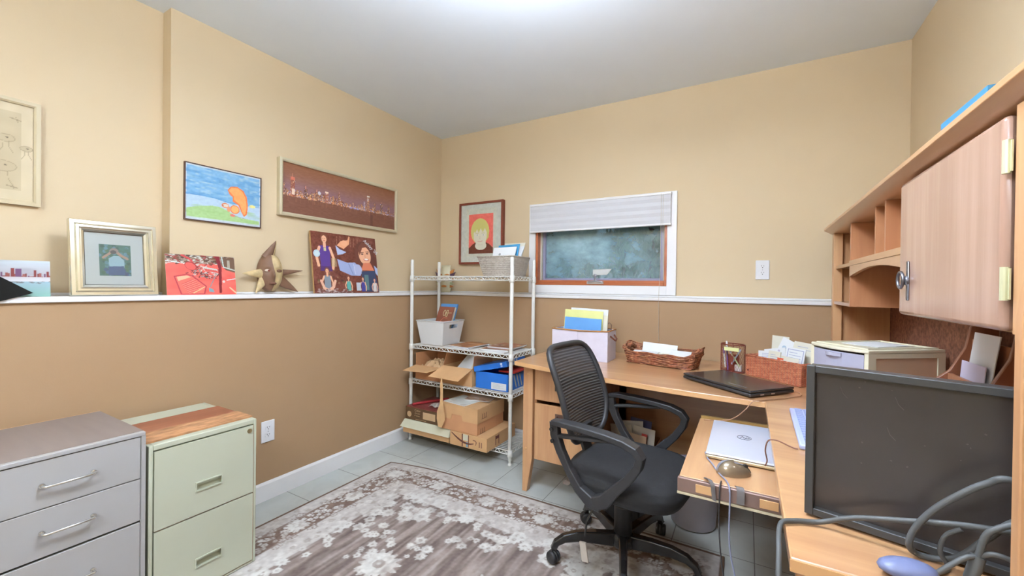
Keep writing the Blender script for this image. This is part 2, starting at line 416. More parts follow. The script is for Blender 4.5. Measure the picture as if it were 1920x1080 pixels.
def pane_mat():
    m, nt, b = newmat('hazy glass'); N, Lk = nt.nodes, nt.links
    out = N['Material Output']
    tr = N.new('ShaderNodeBsdfTransparent'); tr.inputs['Color'].default_value = (.86, .95, .97, 1)
    df = N.new('ShaderNodeBsdfDiffuse'); gl = N.new('ShaderNodeBsdfGlossy'); gl.inputs['Roughness'].default_value = .05
    df.inputs['Color'].default_value = lin((176, 214, 226))+(1,)
    tc = N.new('ShaderNodeTexCoord'); nz = N.new('ShaderNodeTexNoise'); nz.inputs['Scale'].default_value = 8; nz.inputs['Detail'].default_value = 5; nz.inputs['Roughness'].default_value = .62
    mp = N.new('ShaderNodeMapping'); mp.inputs['Scale'].default_value = (1, 1, 1.5); mp.inputs['Location'].default_value = (.9, 0, .35)
    Lk.new(tc.outputs['Object'], mp.inputs['Vector']); Lk.new(mp.outputs['Vector'], nz.inputs['Vector'])
    sp = N.new('ShaderNodeSeparateXYZ'); Lk.new(tc.outputs['Object'], sp.inputs[0])
    # the dust film is thicker in one swirl near the top
    rr = N.new('ShaderNodeVectorMath'); rr.operation = 'DISTANCE'; rr.inputs[1].default_value = (-.12, 0.085, .46)
    m2 = N.new('ShaderNodeMapping'); m2.inputs['Scale'].default_value = (.75, 1, 1.25); Lk.new(tc.outputs['Object'], m2.inputs['Vector']); Lk.new(m2.outputs['Vector'], rr.inputs[0])
    cr = N.new('ShaderNodeMapRange'); cr.inputs[1].default_value = .35; cr.inputs[2].default_value = .72; cr.inputs[3].default_value = .07; cr.inputs[4].default_value = .40
    Lk.new(nz.outputs['Fac'], cr.inputs[0])
    c2 = N.new('ShaderNodeMapRange'); c2.inputs[1].default_value = .08; c2.inputs[2].default_value = .42; c2.inputs[3].default_value = .34; c2.inputs[4].default_value = .0
    Lk.new(rr.outputs['Value'], c2.inputs[0])
    ad = N.new('ShaderNodeMath'); ad.operation = 'ADD'; Lk.new(cr.outputs[0], ad.inputs[0]); Lk.new(c2.outputs[0], ad.inputs[1])
    mx = N.new('ShaderNodeMixShader'); Lk.new(ad.outputs[0], mx.inputs[0]); Lk.new(tr.outputs[0], mx.inputs[1]); Lk.new(df.outputs[0], mx.inputs[2])
    m3 = N.new('ShaderNodeMixShader'); m3.inputs[0].default_value = .06; Lk.new(mx.outputs[0], m3.inputs[1]); Lk.new(gl.outputs[0], m3.inputs[2])
    Lk.new(m3.outputs[0], out.inputs['Surface']); return m
struct('window_pane', MB().box((OX0+.05, 2.905, OZ0+.05), (OX1-.05, 2.909, OZ1-.05)), pane_mat(), wn)
ck = MB(); ck.cbox((-.94, 2.822, 1.217), (.12, .016, .02)); ck.tube([(-.94, 2.82, 1.225), (-.935, 2.80, 1.245), (-.93, 2.795, 1.262)], .006); ck.ell((-.93, 2.793, 1.268), (.012, .01, .01)); ck.tube([(-.99, 2.815, 1.222), (-.93, 2.81, 1.228), (-.885, 2.815, 1.222)], .006)
struct('window_crank', ck, M_MET, wn)
struct('window_pale_patch', MB().add([(-.985, 2.903, 1.272), (-.88, 2.903, 1.276), (-.845, 2.903, 1.318), (-.985, 2.903, 1.314)], [(0, 1, 2, 3)]), mat('pale patch', (205, 208, 204), .5), wn, solid=.0006)  # small pale slanted patch just in front of the pane
lk = MB(); lk.ell((-.575, 2.895, 1.585), (.014, .01, .009)); lk.tube([(-.59, 2.893, 1.592), (-.575, 2.885, 1.588), (-.558, 2.893, 1.58)], .004)
struct('window_latch', lk, mat('dark hardware', (40, 38, 36), .4), wn)

M_BL = mat('cellular fabric', (206, 206, 209), .8, var=.01)
bl = thing('cellular_blind', 'pale grey pleated blind drawn halfway down over the window', 'blind', (-.94, 2.79, 1.6))
pts = []
zs = np.linspace(1.604, 1.79, 9)
fb = [(2.801, 1.604)]
for i, z in enumerate(zs): fb.append((2.7875-(.0035 if i % 2 else 0), z))
fb.append((2.801, 1.79))
obj('fabric', MB().prism(fb, 'x', -1.444, -.434), M_BL, bl)
obj('head_rail', MB().box((-1.447, 2.782, 1.790), (-.431, 2.807, 1.806)), M_TR, bl, bevel=.002)
obj('bottom_rail', MB().box((-1.447, 2.781, 1.592), (-.431, 2.803, 1.604)), M_TR, bl, bevel=.002)
cp = [(-.492, 2.783, 1.80), (-.492, 2.779, 1.60), (-.490, 2.765, 1.3), (-.488, 2.714, 1.128), (-.488, 2.711, 1.1), (-.487, 2.713, .95), (-.484, 2.714, .845)]
obj('pull_cord', MB().tube(cp, .0013, 6).tube([(p[0]+.012, p[1], p[2]) for p in cp[:3]], .001, 6), mat('cord', (196, 186, 166), .7), bl)

# outlets
M_PL = mat('plate white', (226, 227, 230), .35, var=.01); M_SL = mat('slot dark', (74, 72, 70), .6)
def outlet(name, label, o, u, hgt=.113, wd=.07):
    t = thing(name, label, 'outlet', M=face_M(o, u, (0, 0, 1)))
    obj('cover_plate', MB().cbox((0, 0, .003), (wd, hgt, .006)), M_PL, t, world=False, bevel=.003)
    for s in (-1, 1):
        rc = MB(); n = 20; rc.prism([(.0165*cos(2*pi*k/n), s*.0195+max(-.0115, min(.0115, .0165*sin(2*pi*k/n)))) for k in range(n)], 'z', .006, .0075)
        r_ = obj('receptacle', rc, M_PL, t, world=False)
        obj('slot', MB().cbox((-.006, s*.0195+.004, .0078), (.002, .008, .001)).cbox((.006, s*.0195+.004, .0078), (.002, .0065, .001)).prism([(.0025*cos(2*pi*k/8), s*.0195-.006+.0025*sin(2*pi*k/8)) for k in range(8)], 'z', .0073, .0083), M_SL, r_, world=False)
    obj('screw', MB().prism([(.003*cos(2*pi*k/10), .003*sin(2*pi*k/10)) for k in range(10)], 'z', .006, .0075), M_MET, t, world=False)
outlet('wall_outlet', 'white duplex outlet plate on the upper back wall right of the window', (.074, YB-.0005, 1.3), (1, 0, 0))
outlet('wall_outlet', 'white duplex outlet plate low on the brown wall beside the cream cabinet', (LX+.0005, 1.284, .375), (0, 1, 0), .116, .072)

# ceiling lamps (above the picture, plus an added fill lamp behind it; one shows as a reflection in framed glass)
M_LAMP = emit_mat('lamp glass', (230, 240, 253), 46.); M_BULB = emit_mat('bulb', (230, 240, 253), 210.)
M_BASE = mat('lamp base', (200, 196, 188), .3, metal=.8)
def lamp(label, x, y):
    t = thing('ceiling_light', label, 'ceiling light', (x, y, ZC))
    d = ZC-.24
    obj('lamp_base', MB().lathe([(.0001, -.0005), (.07, -.0005), (.075, -.02), (.02, -.03), (.012, -.05), (.012, -.37), (.0001, -.37)], (x, y, ZC), 24), M_BASE, t)
    obj('lamp_shade', MB().lathe([(.2, .0), (.19, -.035), (.16, -.072), (.11, -.104), (.055, -.122), (.013, -.127)], (x, y, d), 36), M_LAMP, t)
    for k in range(3): obj('bulb', MB().ell((x+.075*cos(2.1*k), y+.075*sin(2.1*k), d-.035), (.03, .03, .034), 16, 10), M_BULB, t)
    obj('finial', MB().lathe([(.0001, -.126), (.03, -.128), (.034, -.136), (.012, -.146), (.0001, -.16)], (x, y, d), 16), M_BASE, t)
lamp('dome ceiling lamp over the middle of the room', -.52, .9)
lamp('added dome fill lamp behind the viewpoint, out of view', -.75, -.9)  # unseen lamp, added to even out the light

# outdoors, seen through the pane: a bank of soil with a leafy thicket
M_SOIL = mat('soil', (70, 66, 52), .9, var=.3, scale=8, bump=.5, bscale=20)
gnd = MB().grid(lambda u, v: (-4+7*u, 3.0+5*v, .95+.22*v+.05*sin(9*u+4*v)), 24, 16)
struct('ground', gnd, M_SOIL)
M_LEAF = mat('leaf', (132, 164, 118), .5, var=.7, scale=2.5)
def thicket(name, label, x0, x1, yc, zh, n, seed, kind='thing'):
    r2 = random.Random(seed); lf = MB(); wd = MB()
    for k in range(n):
        px = r2.uniform(x0, x1); t = r2.random()**.7; pz = 1.0+zh*t; py = yc+r2.uniform(-.35, .35)*(1.2-t)+.2*sin(5*px)
        a, b_ = r2.uniform(0, 2*pi), r2.uniform(-.9, .9); s_ = r2.uniform(.03, .075)
        M = Matrix.Translation((px, py, pz)) @ Matrix.Rotation(a, 4, 'Z') @ Matrix.Rotation(b_, 4, 'X')
        lf.add([M @ Vector(p) for p in ((0, 0, -s_), (s_*.5, .012, 0), (0, 0, s_), (-s_*.5, .012, 0))], [(0, 1, 2, 3)])
    for k in range(9):
        px = r2.uniform(x0, x1)
        wd.tube([(px, yc, .95), (px+r2.uniform(-.1, .1), yc+.05, 1.0+zh*.5), (px+r2.uniform(-.2, .2), yc, 1.0+zh)], [.02, .014, .006], 6)
    t_ = thing(name, label, 'shrub', ((x0+x1)/2, yc, .98))
    obj('foliage', lf, M_LEAF, t_); obj('stem', wd, mat('bark', (84, 70, 54), .9, var=.2), t_)
thicket('shrub', 'green leafy shrub outdoors behind the left half of the window pane', -2.4, -1.32, 3.9, 1.25, 3000, 3)
thicket('shrub', 'green leafy shrub outdoors behind the right half of the window pane', -1.2, -.15, 4.0, 1.25, 3000, 4)
wl = bpy.data.worlds.new('sky'); bpy.context.scene.world = wl; wl.use_nodes = True
bg = wl.node_tree.nodes['Background']; sk = wl.node_tree.nodes.new('ShaderNodeTexSky'); sk.sky_type = 'HOSEK_WILKIE'
sk.sun_direction = Vector((.5, .6, .62)).normalized(); sk.turbidity = 4; wl.node_tree.links.new(sk.outputs[0], bg.inputs['Color']); bg.inputs['Strength'].default_value = .9
# ================================================================== pictures and ornaments on the left and back walls
M_ART = attr_mat('painted sheet', .6); M_ARTG = attr_mat('glossy print', .35, .15)
def glass_mat():
    m, nt, b = newmat('picture glass'); N, Lk = nt.nodes, nt.links
    tr = N.new('ShaderNodeBsdfTransparent'); gl = N.new('ShaderNodeBsdfGlossy'); gl.inputs['Roughness'].default_value = .02
    fr = N.new('ShaderNodeFresnel'); fr.inputs['IOR'].default_value = 1.5; mx = N.new('ShaderNodeMixShader')
    Lk.new(fr.outputs[0], mx.inputs[0]); Lk.new(tr.outputs[0], mx.inputs[1]); Lk.new(gl.outputs[0], mx.inputs[2]); Lk.new(mx.outputs[0], N['Material Output'].inputs['Surface']); return m
M_GLS = glass_mat()
def moulding(w, h, prof):
    """mitred frame: prof = [(inset, height)...] swept around a w x h rectangle"""
    mb = MB(); n = len(prof)
    vs = []
    for t, d in prof: vs += [(t, t, d), (w-t, t, d), (w-t, h-t, d), (t, h-t, d)]
    fs = []
    for i in range(n-1):
        a, b = 4*i, 4*(i+1)
        fs += [(a+k, a+(k+1) % 4, b+(k+1) % 4, b+k) for k in range(4)]
    return mb.add(vs, fs)
def sheet(w, h, z, x0=0, y0=0): return lambda u, v: (x0+u*w, y0+(1-v)*h, z)
def panel(w, h, t): return MB().box((0, 0, 0), (w, h, t))
def lean_M(y0, x_base, x_top, h, z0=1.1262):
    """sheet standing on the left ledge and leaning back: local x = +Y, y up the sheet, z into the room"""
    a = math.atan2(x_base-x_top, h)
    return face_M((x_base, y0, z0), (0, 1, 0), (-sin(a), 0, cos(a)))
S_ = lambda *c: c

# --- pencil drawing in a pale frame (far left)
M_PF = mat('pale frame', (198, 182, 148), .45, var=.02)
w_, h_ = .305, .402
t = thing('picture_frame', 'pencil drawing of long-necked creatures in a thin pale frame at the far left', 'picture', M=face_M((XLo+.001, .172, 1.475), (0, 1, 0), (0, 0, 1)))
obj('frame', moulding(w_, h_, [(0, 0), (0, .018), (.012, .018), (.018, .013), (.018, .008)]), M_PF, t, world=False)
c = Cv(110, 145, (206, 190, 158)); c.rect(.12, .09, .88, .9, (192, 175, 142)); c.mottle(9, 11, 5, 2); pc = (142, 126, 100)
for (hx, hy, s) in ((.74, .37, .07), (.72, .66, .1), (.35, .6, .1), (.93, .45, .05)):
    c.ell(hx, hy, s*1.2, s*.55, (186, 169, 137)); 
    ph = [(hx+s*1.2*cos(a), hy+s*.55*sin(a)) for a in np.linspace(0, 2*pi, 20)]
    c.line(ph, .003, pc, .55); c.line([(hx-s*.3, hy+s*.5), (hx-s*.35, hy+s*1.4), (hx-s*.9, hy+s*2.2)], .003, pc, .55); c.line([(hx+s*.4, hy+s*.5), (hx+s*.45, hy+s*1.3), (hx+s*1.0, hy+s*2.1)], .003, pc, .55)
    c.ell(hx+s*.2, hy-s*.1, .014, .007, (110, 98, 80))
for (a, b_) in ((.83, .16), (.8, .86), (.62, .14)): c.line([(a-.05, b_-.005), (a+.05, b_+.012)], .005, pc, .7); c.line([(a, b_-.02), (a+.02, b_+.03)], .003, pc, .7)
obj('backing', panel(w_-.032, h_-.032, .004).xf(Matrix.Translation((.016, .016, .001))), M_PF, t, world=False)
paint_mesh('drawing', c, sheet(w_-.036, h_-.036, .007, .018, .018), M_ART, t, world=False)

# --- squirrel watercolour, thin dark frame
w_, h_ = .357, .277
t = thing('picture_frame', 'child watercolour of an orange squirrel on a green hill in a thin dark frame', 'picture', M=face_M((XL+.001, .922, 1.4895), (0, 1, 0), (0, 0, 1)))
obj('frame', moulding(w_, h_, [(0, 0), (0, .014), (.004, .014), (.004, .009)]), mat('dark thin frame', (82, 52, 40), .4), t, world=False)
c = Cv(170, 132, (196, 206, 216))
c.rect(.02, .03, .98, .95, (124, 172, 206)); n1 = c.noise(7, 22, 5); n2 = c.noise(14, 30, 6)
c.put(np.clip((n1-.45)*2.4, 0, 1)*((c.V < .56) & (c.V > .03)), (96, 150, 196), .8); c.put(np.clip((n2-.55)*2.6, 0, 1)*(c.V < .5), (186, 206, 206), .6)
c.poly([(.02, .55), (.35, .56), (.6, .62), (.98, .58), (.98, .95), (.02, .95)], (178, 200, 216)); c.line([(.02, .55), (.3, .535), (.52, .59), (.98, .6)], .008, (84, 140, 190), .6)
c.poly([(.02, .8), (.15, .75), (.33, .7), (.45, .71), (.6, .8), (.72, .86), (.98, .88), (.98, .95), (.02, .95)], (164, 196, 132)); c.put(np.clip((n1-.5)*2, 0, 1)*(c.V > .72), (146, 184, 112), .5)
og, od = (238, 160, 92), (226, 118, 62)
c.ell(.84, .72, .07, .035, (226, 214, 120)) if False else c.ell(.88, .6, .045, .03, (224, 214, 130))
c.poly([(.53, .36), (.57, .28), (.66, .26), (.75, .32), (.8, .44), (.815, .62), (.8, .78), (.76, .83), (.72, .74), (.68, .62), (.6, .56), (.6, .48), (.56, .44)], od); c.poly([(.545, .36), (.58, .3), (.66, .285), (.735, .34), (.78, .46), (.795, .62), (.78, .77), (.76, .79), (.73, .72), (.7, .6), (.62, .53), (.62, .46), (.58, .41)], og)
c.ell(.63, .71, .065, .085, od); c.ell(.632, .71, .052, .07, (240, 172, 104)); c.ell(.5, .66, .05, .045, od); c.ell(.505, .66, .038, .03, (220, 200, 180)); c.ell(.55, .72, .03, .05, (226, 150, 110)); c.ell(.6, .83, .035, .025, (222, 120, 110)); c.ell(.47, .665, .008, .008, (80, 60, 50))
c.line([(.63, .84), (.78, .86)], .006, (150, 140, 160), .7)
c.mottle(40, 40, 6, 9)
obj('backing', panel(w_-.006, h_-.006, .006).xf(Matrix.Translation((.003, .003, .001))), M_PF, t, world=False)
paint_mesh('painting', c, sheet(w_-.008, h_-.008, .0095, .004, .004), M_ART, t, world=False)

# --- night skyline panorama, champagne frame
w_, h_ = .908, .332
M_CH = mat('champagne metal', (206, 196, 166), .35, metal=.35, var=.03)
t = thing('picture_frame', 'long night skyline photograph in a champagne coloured frame', 'picture', M=face_M((XL+.001, 1.372, 1.5805), (0, 1, 0), (0, 0, 1)))
obj('frame', moulding(w_, h_, [(0, 0), (0, .03), (.012, .032), (.02, .028), (.02, .018)]), M_CH, t, world=False)
c = Cv(330, 112, (146, 98, 68)); c.grad(0, .62, (142, 92, 62), (150, 108, 96)); c.put(np.exp(-((c.V-.52)/.17)**2)*(.5+.5*c.noise(9, 3, 3))*(c.V < .64), (136, 104, 128), .75)
c.rect(0, .64, 1, 1, (124, 80, 62)); c.mottle(50, 60, 5, 8)
r2 = random.Random(5)
def tower(u, wd, top, col, k=1., spire=0):
    c.rect(u-wd/2, top, u+wd/2, .66, col, k)
    for _ in range(int(18*(.66-top)/.2)+3):
        a, b_ = r2.uniform(u-wd/2, u+wd/2), r2.uniform(top+.01, .65); c.rect(a, b_, a+.0035, b_+.011, r2.choice(((246, 214, 160), (250, 196, 130), (222, 226, 246), (240, 160, 110))), .85)
    if spire: c.line([(u, top), (u, top-spire)], .006, (226, 150, 120), .9)
for k in range(86):
    u = (k+.5)/86; tower(u, .013, r2.uniform(.5, .62) - (.03 if u < .5 else 0), r2.choice(((120, 76, 60), (150, 98, 70), (134, 92, 96), (170, 118, 84))))
for u, wd, tp, cl, sp in ((.012, .02, .4, (140, 92, 84), 0), (.075, .03, .3, (150, 86, 66), .1), (.17, .022, .45, (110, 72, 60), .05), (.255, .024, .46, (132, 86, 70), .04), (.335, .026, .42, (166, 104, 84), 0), (.44, .018, .4, (140, 92, 70), .04), (.675, .016, .44, (152, 140, 160), 0), (.71, .026, .3, (158, 110, 90), 0), (.78, .02, .42, (130, 92, 78), 0), (.85, .02, .4, (110, 80, 80), .04), (.93, .02, .44, (124, 86, 70), 0)): tower(u, wd, tp, cl, 1, sp)
c.rect(.062, .27, .09, .33, (238, 128, 104), .7); c.rect(.07, .5, .09, .62, (250, 236, 214), .8); c.rect(.7, .29, .726, .315, (236, 236, 226), .95); c.rect(.705, .3, .712, .42, (230, 232, 226), .8); c.rect(.322, .41, .35, .45, (246, 226, 200), .9); c.ell(.275, .48, .012, .04, (226, 232, 244), .8)
for k in range(70):
    u = r2.random(); c.ell(u, .635+r2.uniform(-.02, .015), .007, .014, r2.choice(((255, 186, 116), (250, 150, 92), (255, 220, 170))) if u < .52 else r2.choice(((190, 200, 255), (250, 200, 150), (150, 170, 255))), .8, soft=.8)
for u in (.545, .58, .61): c.ell(u, .65, .018, .03, (140, 160, 255), .8, soft=.9)
for k in range(60): u = r2.random(); c.rect(u, .67, u+.004, .67+r2.uniform(.03, .12), (160, 108, 80), .4)
c.rect(.735, .72, .76, .98, (92, 56, 50), .5); c.rect(.93, .5, 1, .7, (140, 100, 100), .35)
obj('backing', panel(w_-.03, h_-.03, .014).xf(Matrix.Translation((.015, .015, .001))), M_PF, t, world=False)
paint_mesh('photograph', c, sheet(w_-.038, h_-.038, .0185, .019, .019), M_ART, t, world=False)

# --- child portrait, red-brown frame on the back wall
w_, h_ = .432, .512
t = thing('picture_frame', 'drawn portrait of a blond child on red in a reddish brown frame', 'picture', M=face_M((-2.129, YB-.001, 1.3635), (1, 0, 0), (0, 0, 1)))
obj('frame', moulding(w_, h_, [(0, 0), (0, .034), (.017, .034), (.017, .024)]), mat('red brown frame', (128, 62, 44), .4, var=.08, scale=30), t, world=False)
c = Cv(130, 156, (196, 198, 186)); c.mottle(20, 24, 3, 4); c.rect(.14, .08, .88, .9, (200, 200, 182), .8)
for k in range(40):
    a = r2.random(); b_ = r2.choice((r2.uniform(.08, .13), r2.uniform(.84, .9))); c.line([(.14+.74*a, b_), (.14+.74*a+.02, b_+.02)], .002, (176, 178, 152), .6)
c.rect(.2, .17, .8, .85, (230, 110, 96)); c.mottle(18, 20, 5, 3)
c.poly([(.2, .85), (.2, .76), (.3, .69), (.36, .66), (.62, .66), (.7, .69), (.8, .76), (.8, .85)], (108, 56, 38)); c.mottle(50, 60, 5, 12)
sk_ = (216, 210, 188); c.ell(.5, .72, .14, .07, sk_); c.rect(.38, .58, .62, .7, sk_)
yl = (204, 198, 116); c.ell(.48, .47, .225, .22, yl); c.poly([(.26, .45), (.7, .45), (.69, .58), (.63, .64), (.34, .64), (.28, .58)], yl)
c.ell(.485, .54, .165, .165, sk_); c.poly([(.31, .42), (.36, .5), (.41, .43), (.45, .5), (.5, .42), (.55, .49), (.6, .42), (.65, .5), (.67, .4), (.5, .33)], yl)
for s in (-1, 1): c.ell(.485+s*.075, .535, .026, .012, (232, 230, 220)); c.ell(.485+s*.075, .535, .011, .012, (110, 122, 130)); c.line([(.445+s*.075, .505), (.52+s*.075, .505)], .003, (186, 174, 120))
c.line([(.485, .55), (.475, .6), (.5, .603)], .003, (196, 172, 150)); c.line([(.43, .64), (.485, .648), (.54, .638)], .005, (206, 150, 140)); c.line([(.43, .7), (.55, .7)], .003, (196, 180, 156), .6)
obj('backing', panel(w_-.03, h_-.03, .018).xf(Matrix.Translation((.015, .015, .001))), M_PF, t, world=False)
paint_mesh('portrait', c, sheet(w_-.034, h_-.034, .0245, .017, .017), M_ART, t, world=False)

# --- black pennant made up for an unexplained dark shape at the left border
t = MB().prism([(.4268, 1.1405), (.10, 1.385), (.10, 1.02)], 'x', -2.2555, -2.2495)
tag(obj('black_wedge', t, mat('flat black', (10, 9, 7), .9, var=.3)), 'plain black pointed pennant made up for a dark shape at the ledge edge, far left', 'wedge')

# --- small skyline print standing on the ledge
w_, h_ = .25, .132
t = thing('photo_print', 'small unframed print of a city skyline over pale blue water', 'photo', M=lean_M(.224, -2.277, -2.288, h_))
obj('board', panel(w_, h_, .003), M_PF, t, world=False)
c = Cv(120, 64, (170, 176, 184)); c.grad(0, .45, (188, 200, 206), (172, 166, 172)); c.put(np.clip((c.noise(4, 12, 8)-.5)*2, 0, 1)*(c.V < .4), (150, 146, 156), .6); c.grad(.45, .58, (196, 190, 190), (206, 206, 210)); c.grad(.58, 1.01, (150, 176, 188), (128, 172, 158))
for k in range(44):
    u = k/44; tp = r2.uniform(.33, .44); c.rect(u, tp, u+.02, .46, r2.choice(((120, 54, 50), (150, 80, 70), (104, 60, 92), (140, 66, 56))), .9)
for u, tp in ((.3, .2), (.62, .22), (.68, .3), (.83, .26), (.955, .3)): c.rect(u, tp, u+.03, .46, (128, 50, 48))
c.rect(.66, .24, .72, .45, (110, 72, 108))
for k in range(30): u = r2.random(); c.ell(u, .6+r2.uniform(-.02, .03), .02, .015, (104, 92, 84), .5)
paint_mesh('photograph', c, sheet(w_, h_, .0034), M_ARTG, t, world=False)

# --- silver frame with a matted photo
w_, h_ = .274, .305
M_SV = mat('silver gilt', (226, 224, 210), .16, metal=.9, var=.08, scale=8)
t = thing('picture_frame', 'wide stepped silver frame with matted photo of raised arms', 'photo frame', M=lean_M(.525, -2.285, -2.322, h_))
obj('frame', moulding(w_, h_, [(0, 0), (0, .018), (.003, .022), (.014, .022), (.018, .017), (.021, .02), (.028, .02), (.031, .013), (.036, .015), (.043, .012), (.046, .007)]), M_SV, t, world=False)
c = Cv(130, 150, (204, 210, 206)); U0, U1, V0, V1 = .24, .77, .22, .82
def q_(u, v): return (U0+(U1-U0)*u, V0+(V1-V0)*v)
def pe(u, v, ru, rv, col, k=1., ang=0.): x, y = q_(u, v); c.ell(x, y, ru*(U1-U0), rv*(V1-V0), col, k, ang)
base = c.a.copy(); c.rect(U0, V0, U1, V1, (96, 132, 120)); msk = (c.U >= U0) & (c.U < U1) & (c.V >= V0) & (c.V < V1)
for k in range(90): pe(r2.random(), r2.random(), .06, .05, r2.choice(((96, 140, 128), (86, 120, 96), (120, 160, 176), (104, 128, 92), (130, 170, 200), (78, 104, 100))), .6)
for k in range(14): pe(r2.uniform(.1, .9), r2.uniform(.72, .95), .07, .06, r2.choice(((96, 124, 180), (84, 100, 140), (110, 96, 92))), .7)
c.poly([q_(.3, .72), q_(.28, .45), q_(.45, .35), q_(.62, .36), q_(.78, .5), q_(.78, .72)], (168, 200, 208)); c.poly([q_(.28, .7), q_(.76, .68), q_(.8, .98), q_(.27, .98)], (92, 112, 146))
c.line([q_(.12, .42), q_(.3, .3), q_(.42, .2)], .02, (190, 158, 138)); c.line([q_(.88, .44), q_(.68, .34), q_(.5, .2)], .022, (190, 158, 138)); pe(.46, .2, .14, .09, (166, 150, 142)); pe(.44, .24, .1, .06, (104, 100, 100))
c.a = np.where(msk[..., None], c.a, base)
obj('backing', panel(w_-.04, h_-.04, .003).xf(Matrix.Translation((.02, .02, .001))), M_PF, t, world=False)
obj('easel_leg', MB().box((w_/2-.02, .02, -.003), (w_/2+.02, .2, 0)), M_PF, t, world=False)
paint_mesh('photograph', c, sheet(w_-.088, h_-.088, .0055, .044, .044), M_ART, t, world=False)
obj('pane', MB().box((.045, .045, .0062), (w_-.045, h_-.045, .0068)), M_GLS, t, world=False)

# --- red car interior print
w_, h_ = .291, .192
t = thing('photo_print', 'unframed print of a bright red vintage car interior', 'photo', M=lean_M(.833, -2.283, -2.312, h_))
obj('board', panel(w_, h_, .004), M_PF, t, world=False)
c = Cv(190, 124, (226, 100, 88)); c.mottle(10, 10, 10, 3)
c.rect(0, 0, 1, .22, (150, 132, 116))
for k in range(170):
    u, v = r2.uniform(0, 1), r2.uniform(0, .24); c.ell(u, v, .03, .018, r2.choice(((206, 216, 208), (96, 60, 44), (120, 84, 56), (196, 196, 184), (150, 50, 46), (70, 50, 40))), .8, r2.uniform(-.6, .6))
c.line([(.0, .17), (.25, .22)], .012, (206, 220, 214)); c.line([(0, .03), (.1, .06), (.2, .2)], .012, (150, 46, 46)); c.line([(.22, .02), (.32, .1), (.4, .26)], .02, (206, 70, 70))
for k in range(150):
    a = r2.random(); u, v = .3+.42*a+r2.uniform(-.04, .04), .18+.2*a+r2.uniform(0, .4)*(1-.5*a); c.ell(u, v, r2.uniform(.008, .03), .012, r2.choice(((120, 44, 44), (196, 206, 200), (236, 120, 108), (90, 60, 56), (210, 96, 84), (120, 140, 136), (70, 36, 36))), .85, r2.uniform(-1, 1))
c.poly([(.5, .28), (.72, .34), (.72, .46), (.52, .38)], (196, 196, 188)); c.poly([(.52, .33), (.72, .38), (.72, .44), (.54, .39)], (206, 84, 76))
c.ell(.34, .28, .09, .1, (150, 50, 52), 1, .5); c.ell(.335, .285, .078, .085, (214, 92, 82), 1, .5)
c.poly([(.69, .0), (.76, .0), (.79, .3), (.77, .96), (.73, .96), (.74, .3)], (128, 36, 44)); c.poly([(.79, .02), (1, .06), (1, .42), (.86, .36), (.79, .26)], (110, 84, 66)); c.line([(.8, .02), (.82, .28), (1, .36)], .014, (190, 204, 196)); c.rect(.88, .1, .92, .3, (206, 206, 190), .6)
c.poly([(.1, .54), (.28, .48), (.36, .52), (.55, .78), (.52, .98), (.18, .98)], (176, 56, 66)); c.poly([(.12, .56), (.28, .505), (.35, .545), (.53, .79), (.5, .97), (.2, .97)], (228, 108, 94)); c.poly([(.14, .56), (.28, .52), (.33, .56), (.16, .66)], (230, 176, 140))
for k in range(7): c.line([(.2+.015*k, .74+.035*k), (.38+.02*k, .6+.04*k)], .005, (190, 64, 70)); c.line([(.205+.015*k, .755+.035*k), (.385+.02*k, .615+.04*k)], .004, (240, 180, 150), .7)
c.line([(.36, .95), (.52, .8)], .01, (240, 190, 140)); c.line([(.6, .8), (.66, .6), (.69, .5)], .01, (120, 140, 140)); c.poly([(.58, .82), (.64, .86), (.66, .94), (.58, .92)], (120, 160, 170)); c.line([(.86, .62), (1, .58)], .012, (206, 214, 208)); c.line([(.9, .82), (1, .97)], .016, (236, 190, 150)); c.ell(.81, .66, .02, .03, (214, 206, 196))
paint_mesh('photograph', c, sheet(w_, h_, .0044), M_ARTG, t, world=False)

# --- collage print of a school athlete
w_, h_ = .5, .386
t = thing('photo_print', 'large dark photo collage of young people with white lettering in its corner', 'photo', M=lean_M(1.557, -2.282, -2.334, h_))
obj('board', panel(w_, h_, .014), mat('board edge', (176, 140, 92), .6), t, world=False)
c = Cv(260, 200, (116, 62, 48)); c.mottle(16, 14, 16, 3); c.mottle(60, 50, 12, 4)
def fig(u, v, s, top, hair, skin=(232, 178, 142), arms=True, num=None):
    c.ell(u, v-.0*s, .052*s, .085*s, hair); 
    c.poly([(u-.075*s, v+.13*s), (u+.075*s, v+.13*s), (u+.07*s, v+.52*s), (u-.07*s, v+.52*s)], top)
    c.rect(u-.02*s, v+.06*s, u+.02*s, v+.16*s, skin); c.ell(u, v+.015*s, .036*s, .06*s, skin)
    if arms: c.line([(u-.075*s, v+.16*s), (u-.125*s, v+.3*s), (u-.1*s, v+.46*s)], .024*s, skin); c.line([(u+.075*s, v+.16*s), (u+.12*s, v+.32*s), (u+.105*s, v+.5*s)], .024*s, skin)
    c.ell(u-.013*s, v+.005*s, .006*s, .006*s, (70, 44, 40)); c.ell(u+.013*s, v+.005*s, .006*s, .006*s, (70, 44, 40)); c.line([(u-.014*s, v+.04*s), (u+.014*s, v+.04*s)], .005*s, (196, 90, 84))
for k in range(26): u, v = r2.uniform(.05, .5), r2.uniform(.5, .97); c.ell(u, v, .02, .02, r2.choice(((96, 120, 70), (196, 190, 150), (130, 80, 60), (70, 40, 36), (150, 140, 96))), .6, soft=.6)
for u in (.42, .58, .63, .69, .37): c.line([(u, .03+.02*r2.random()), (u-.012, .2)], .004, (206, 166, 140), .6)
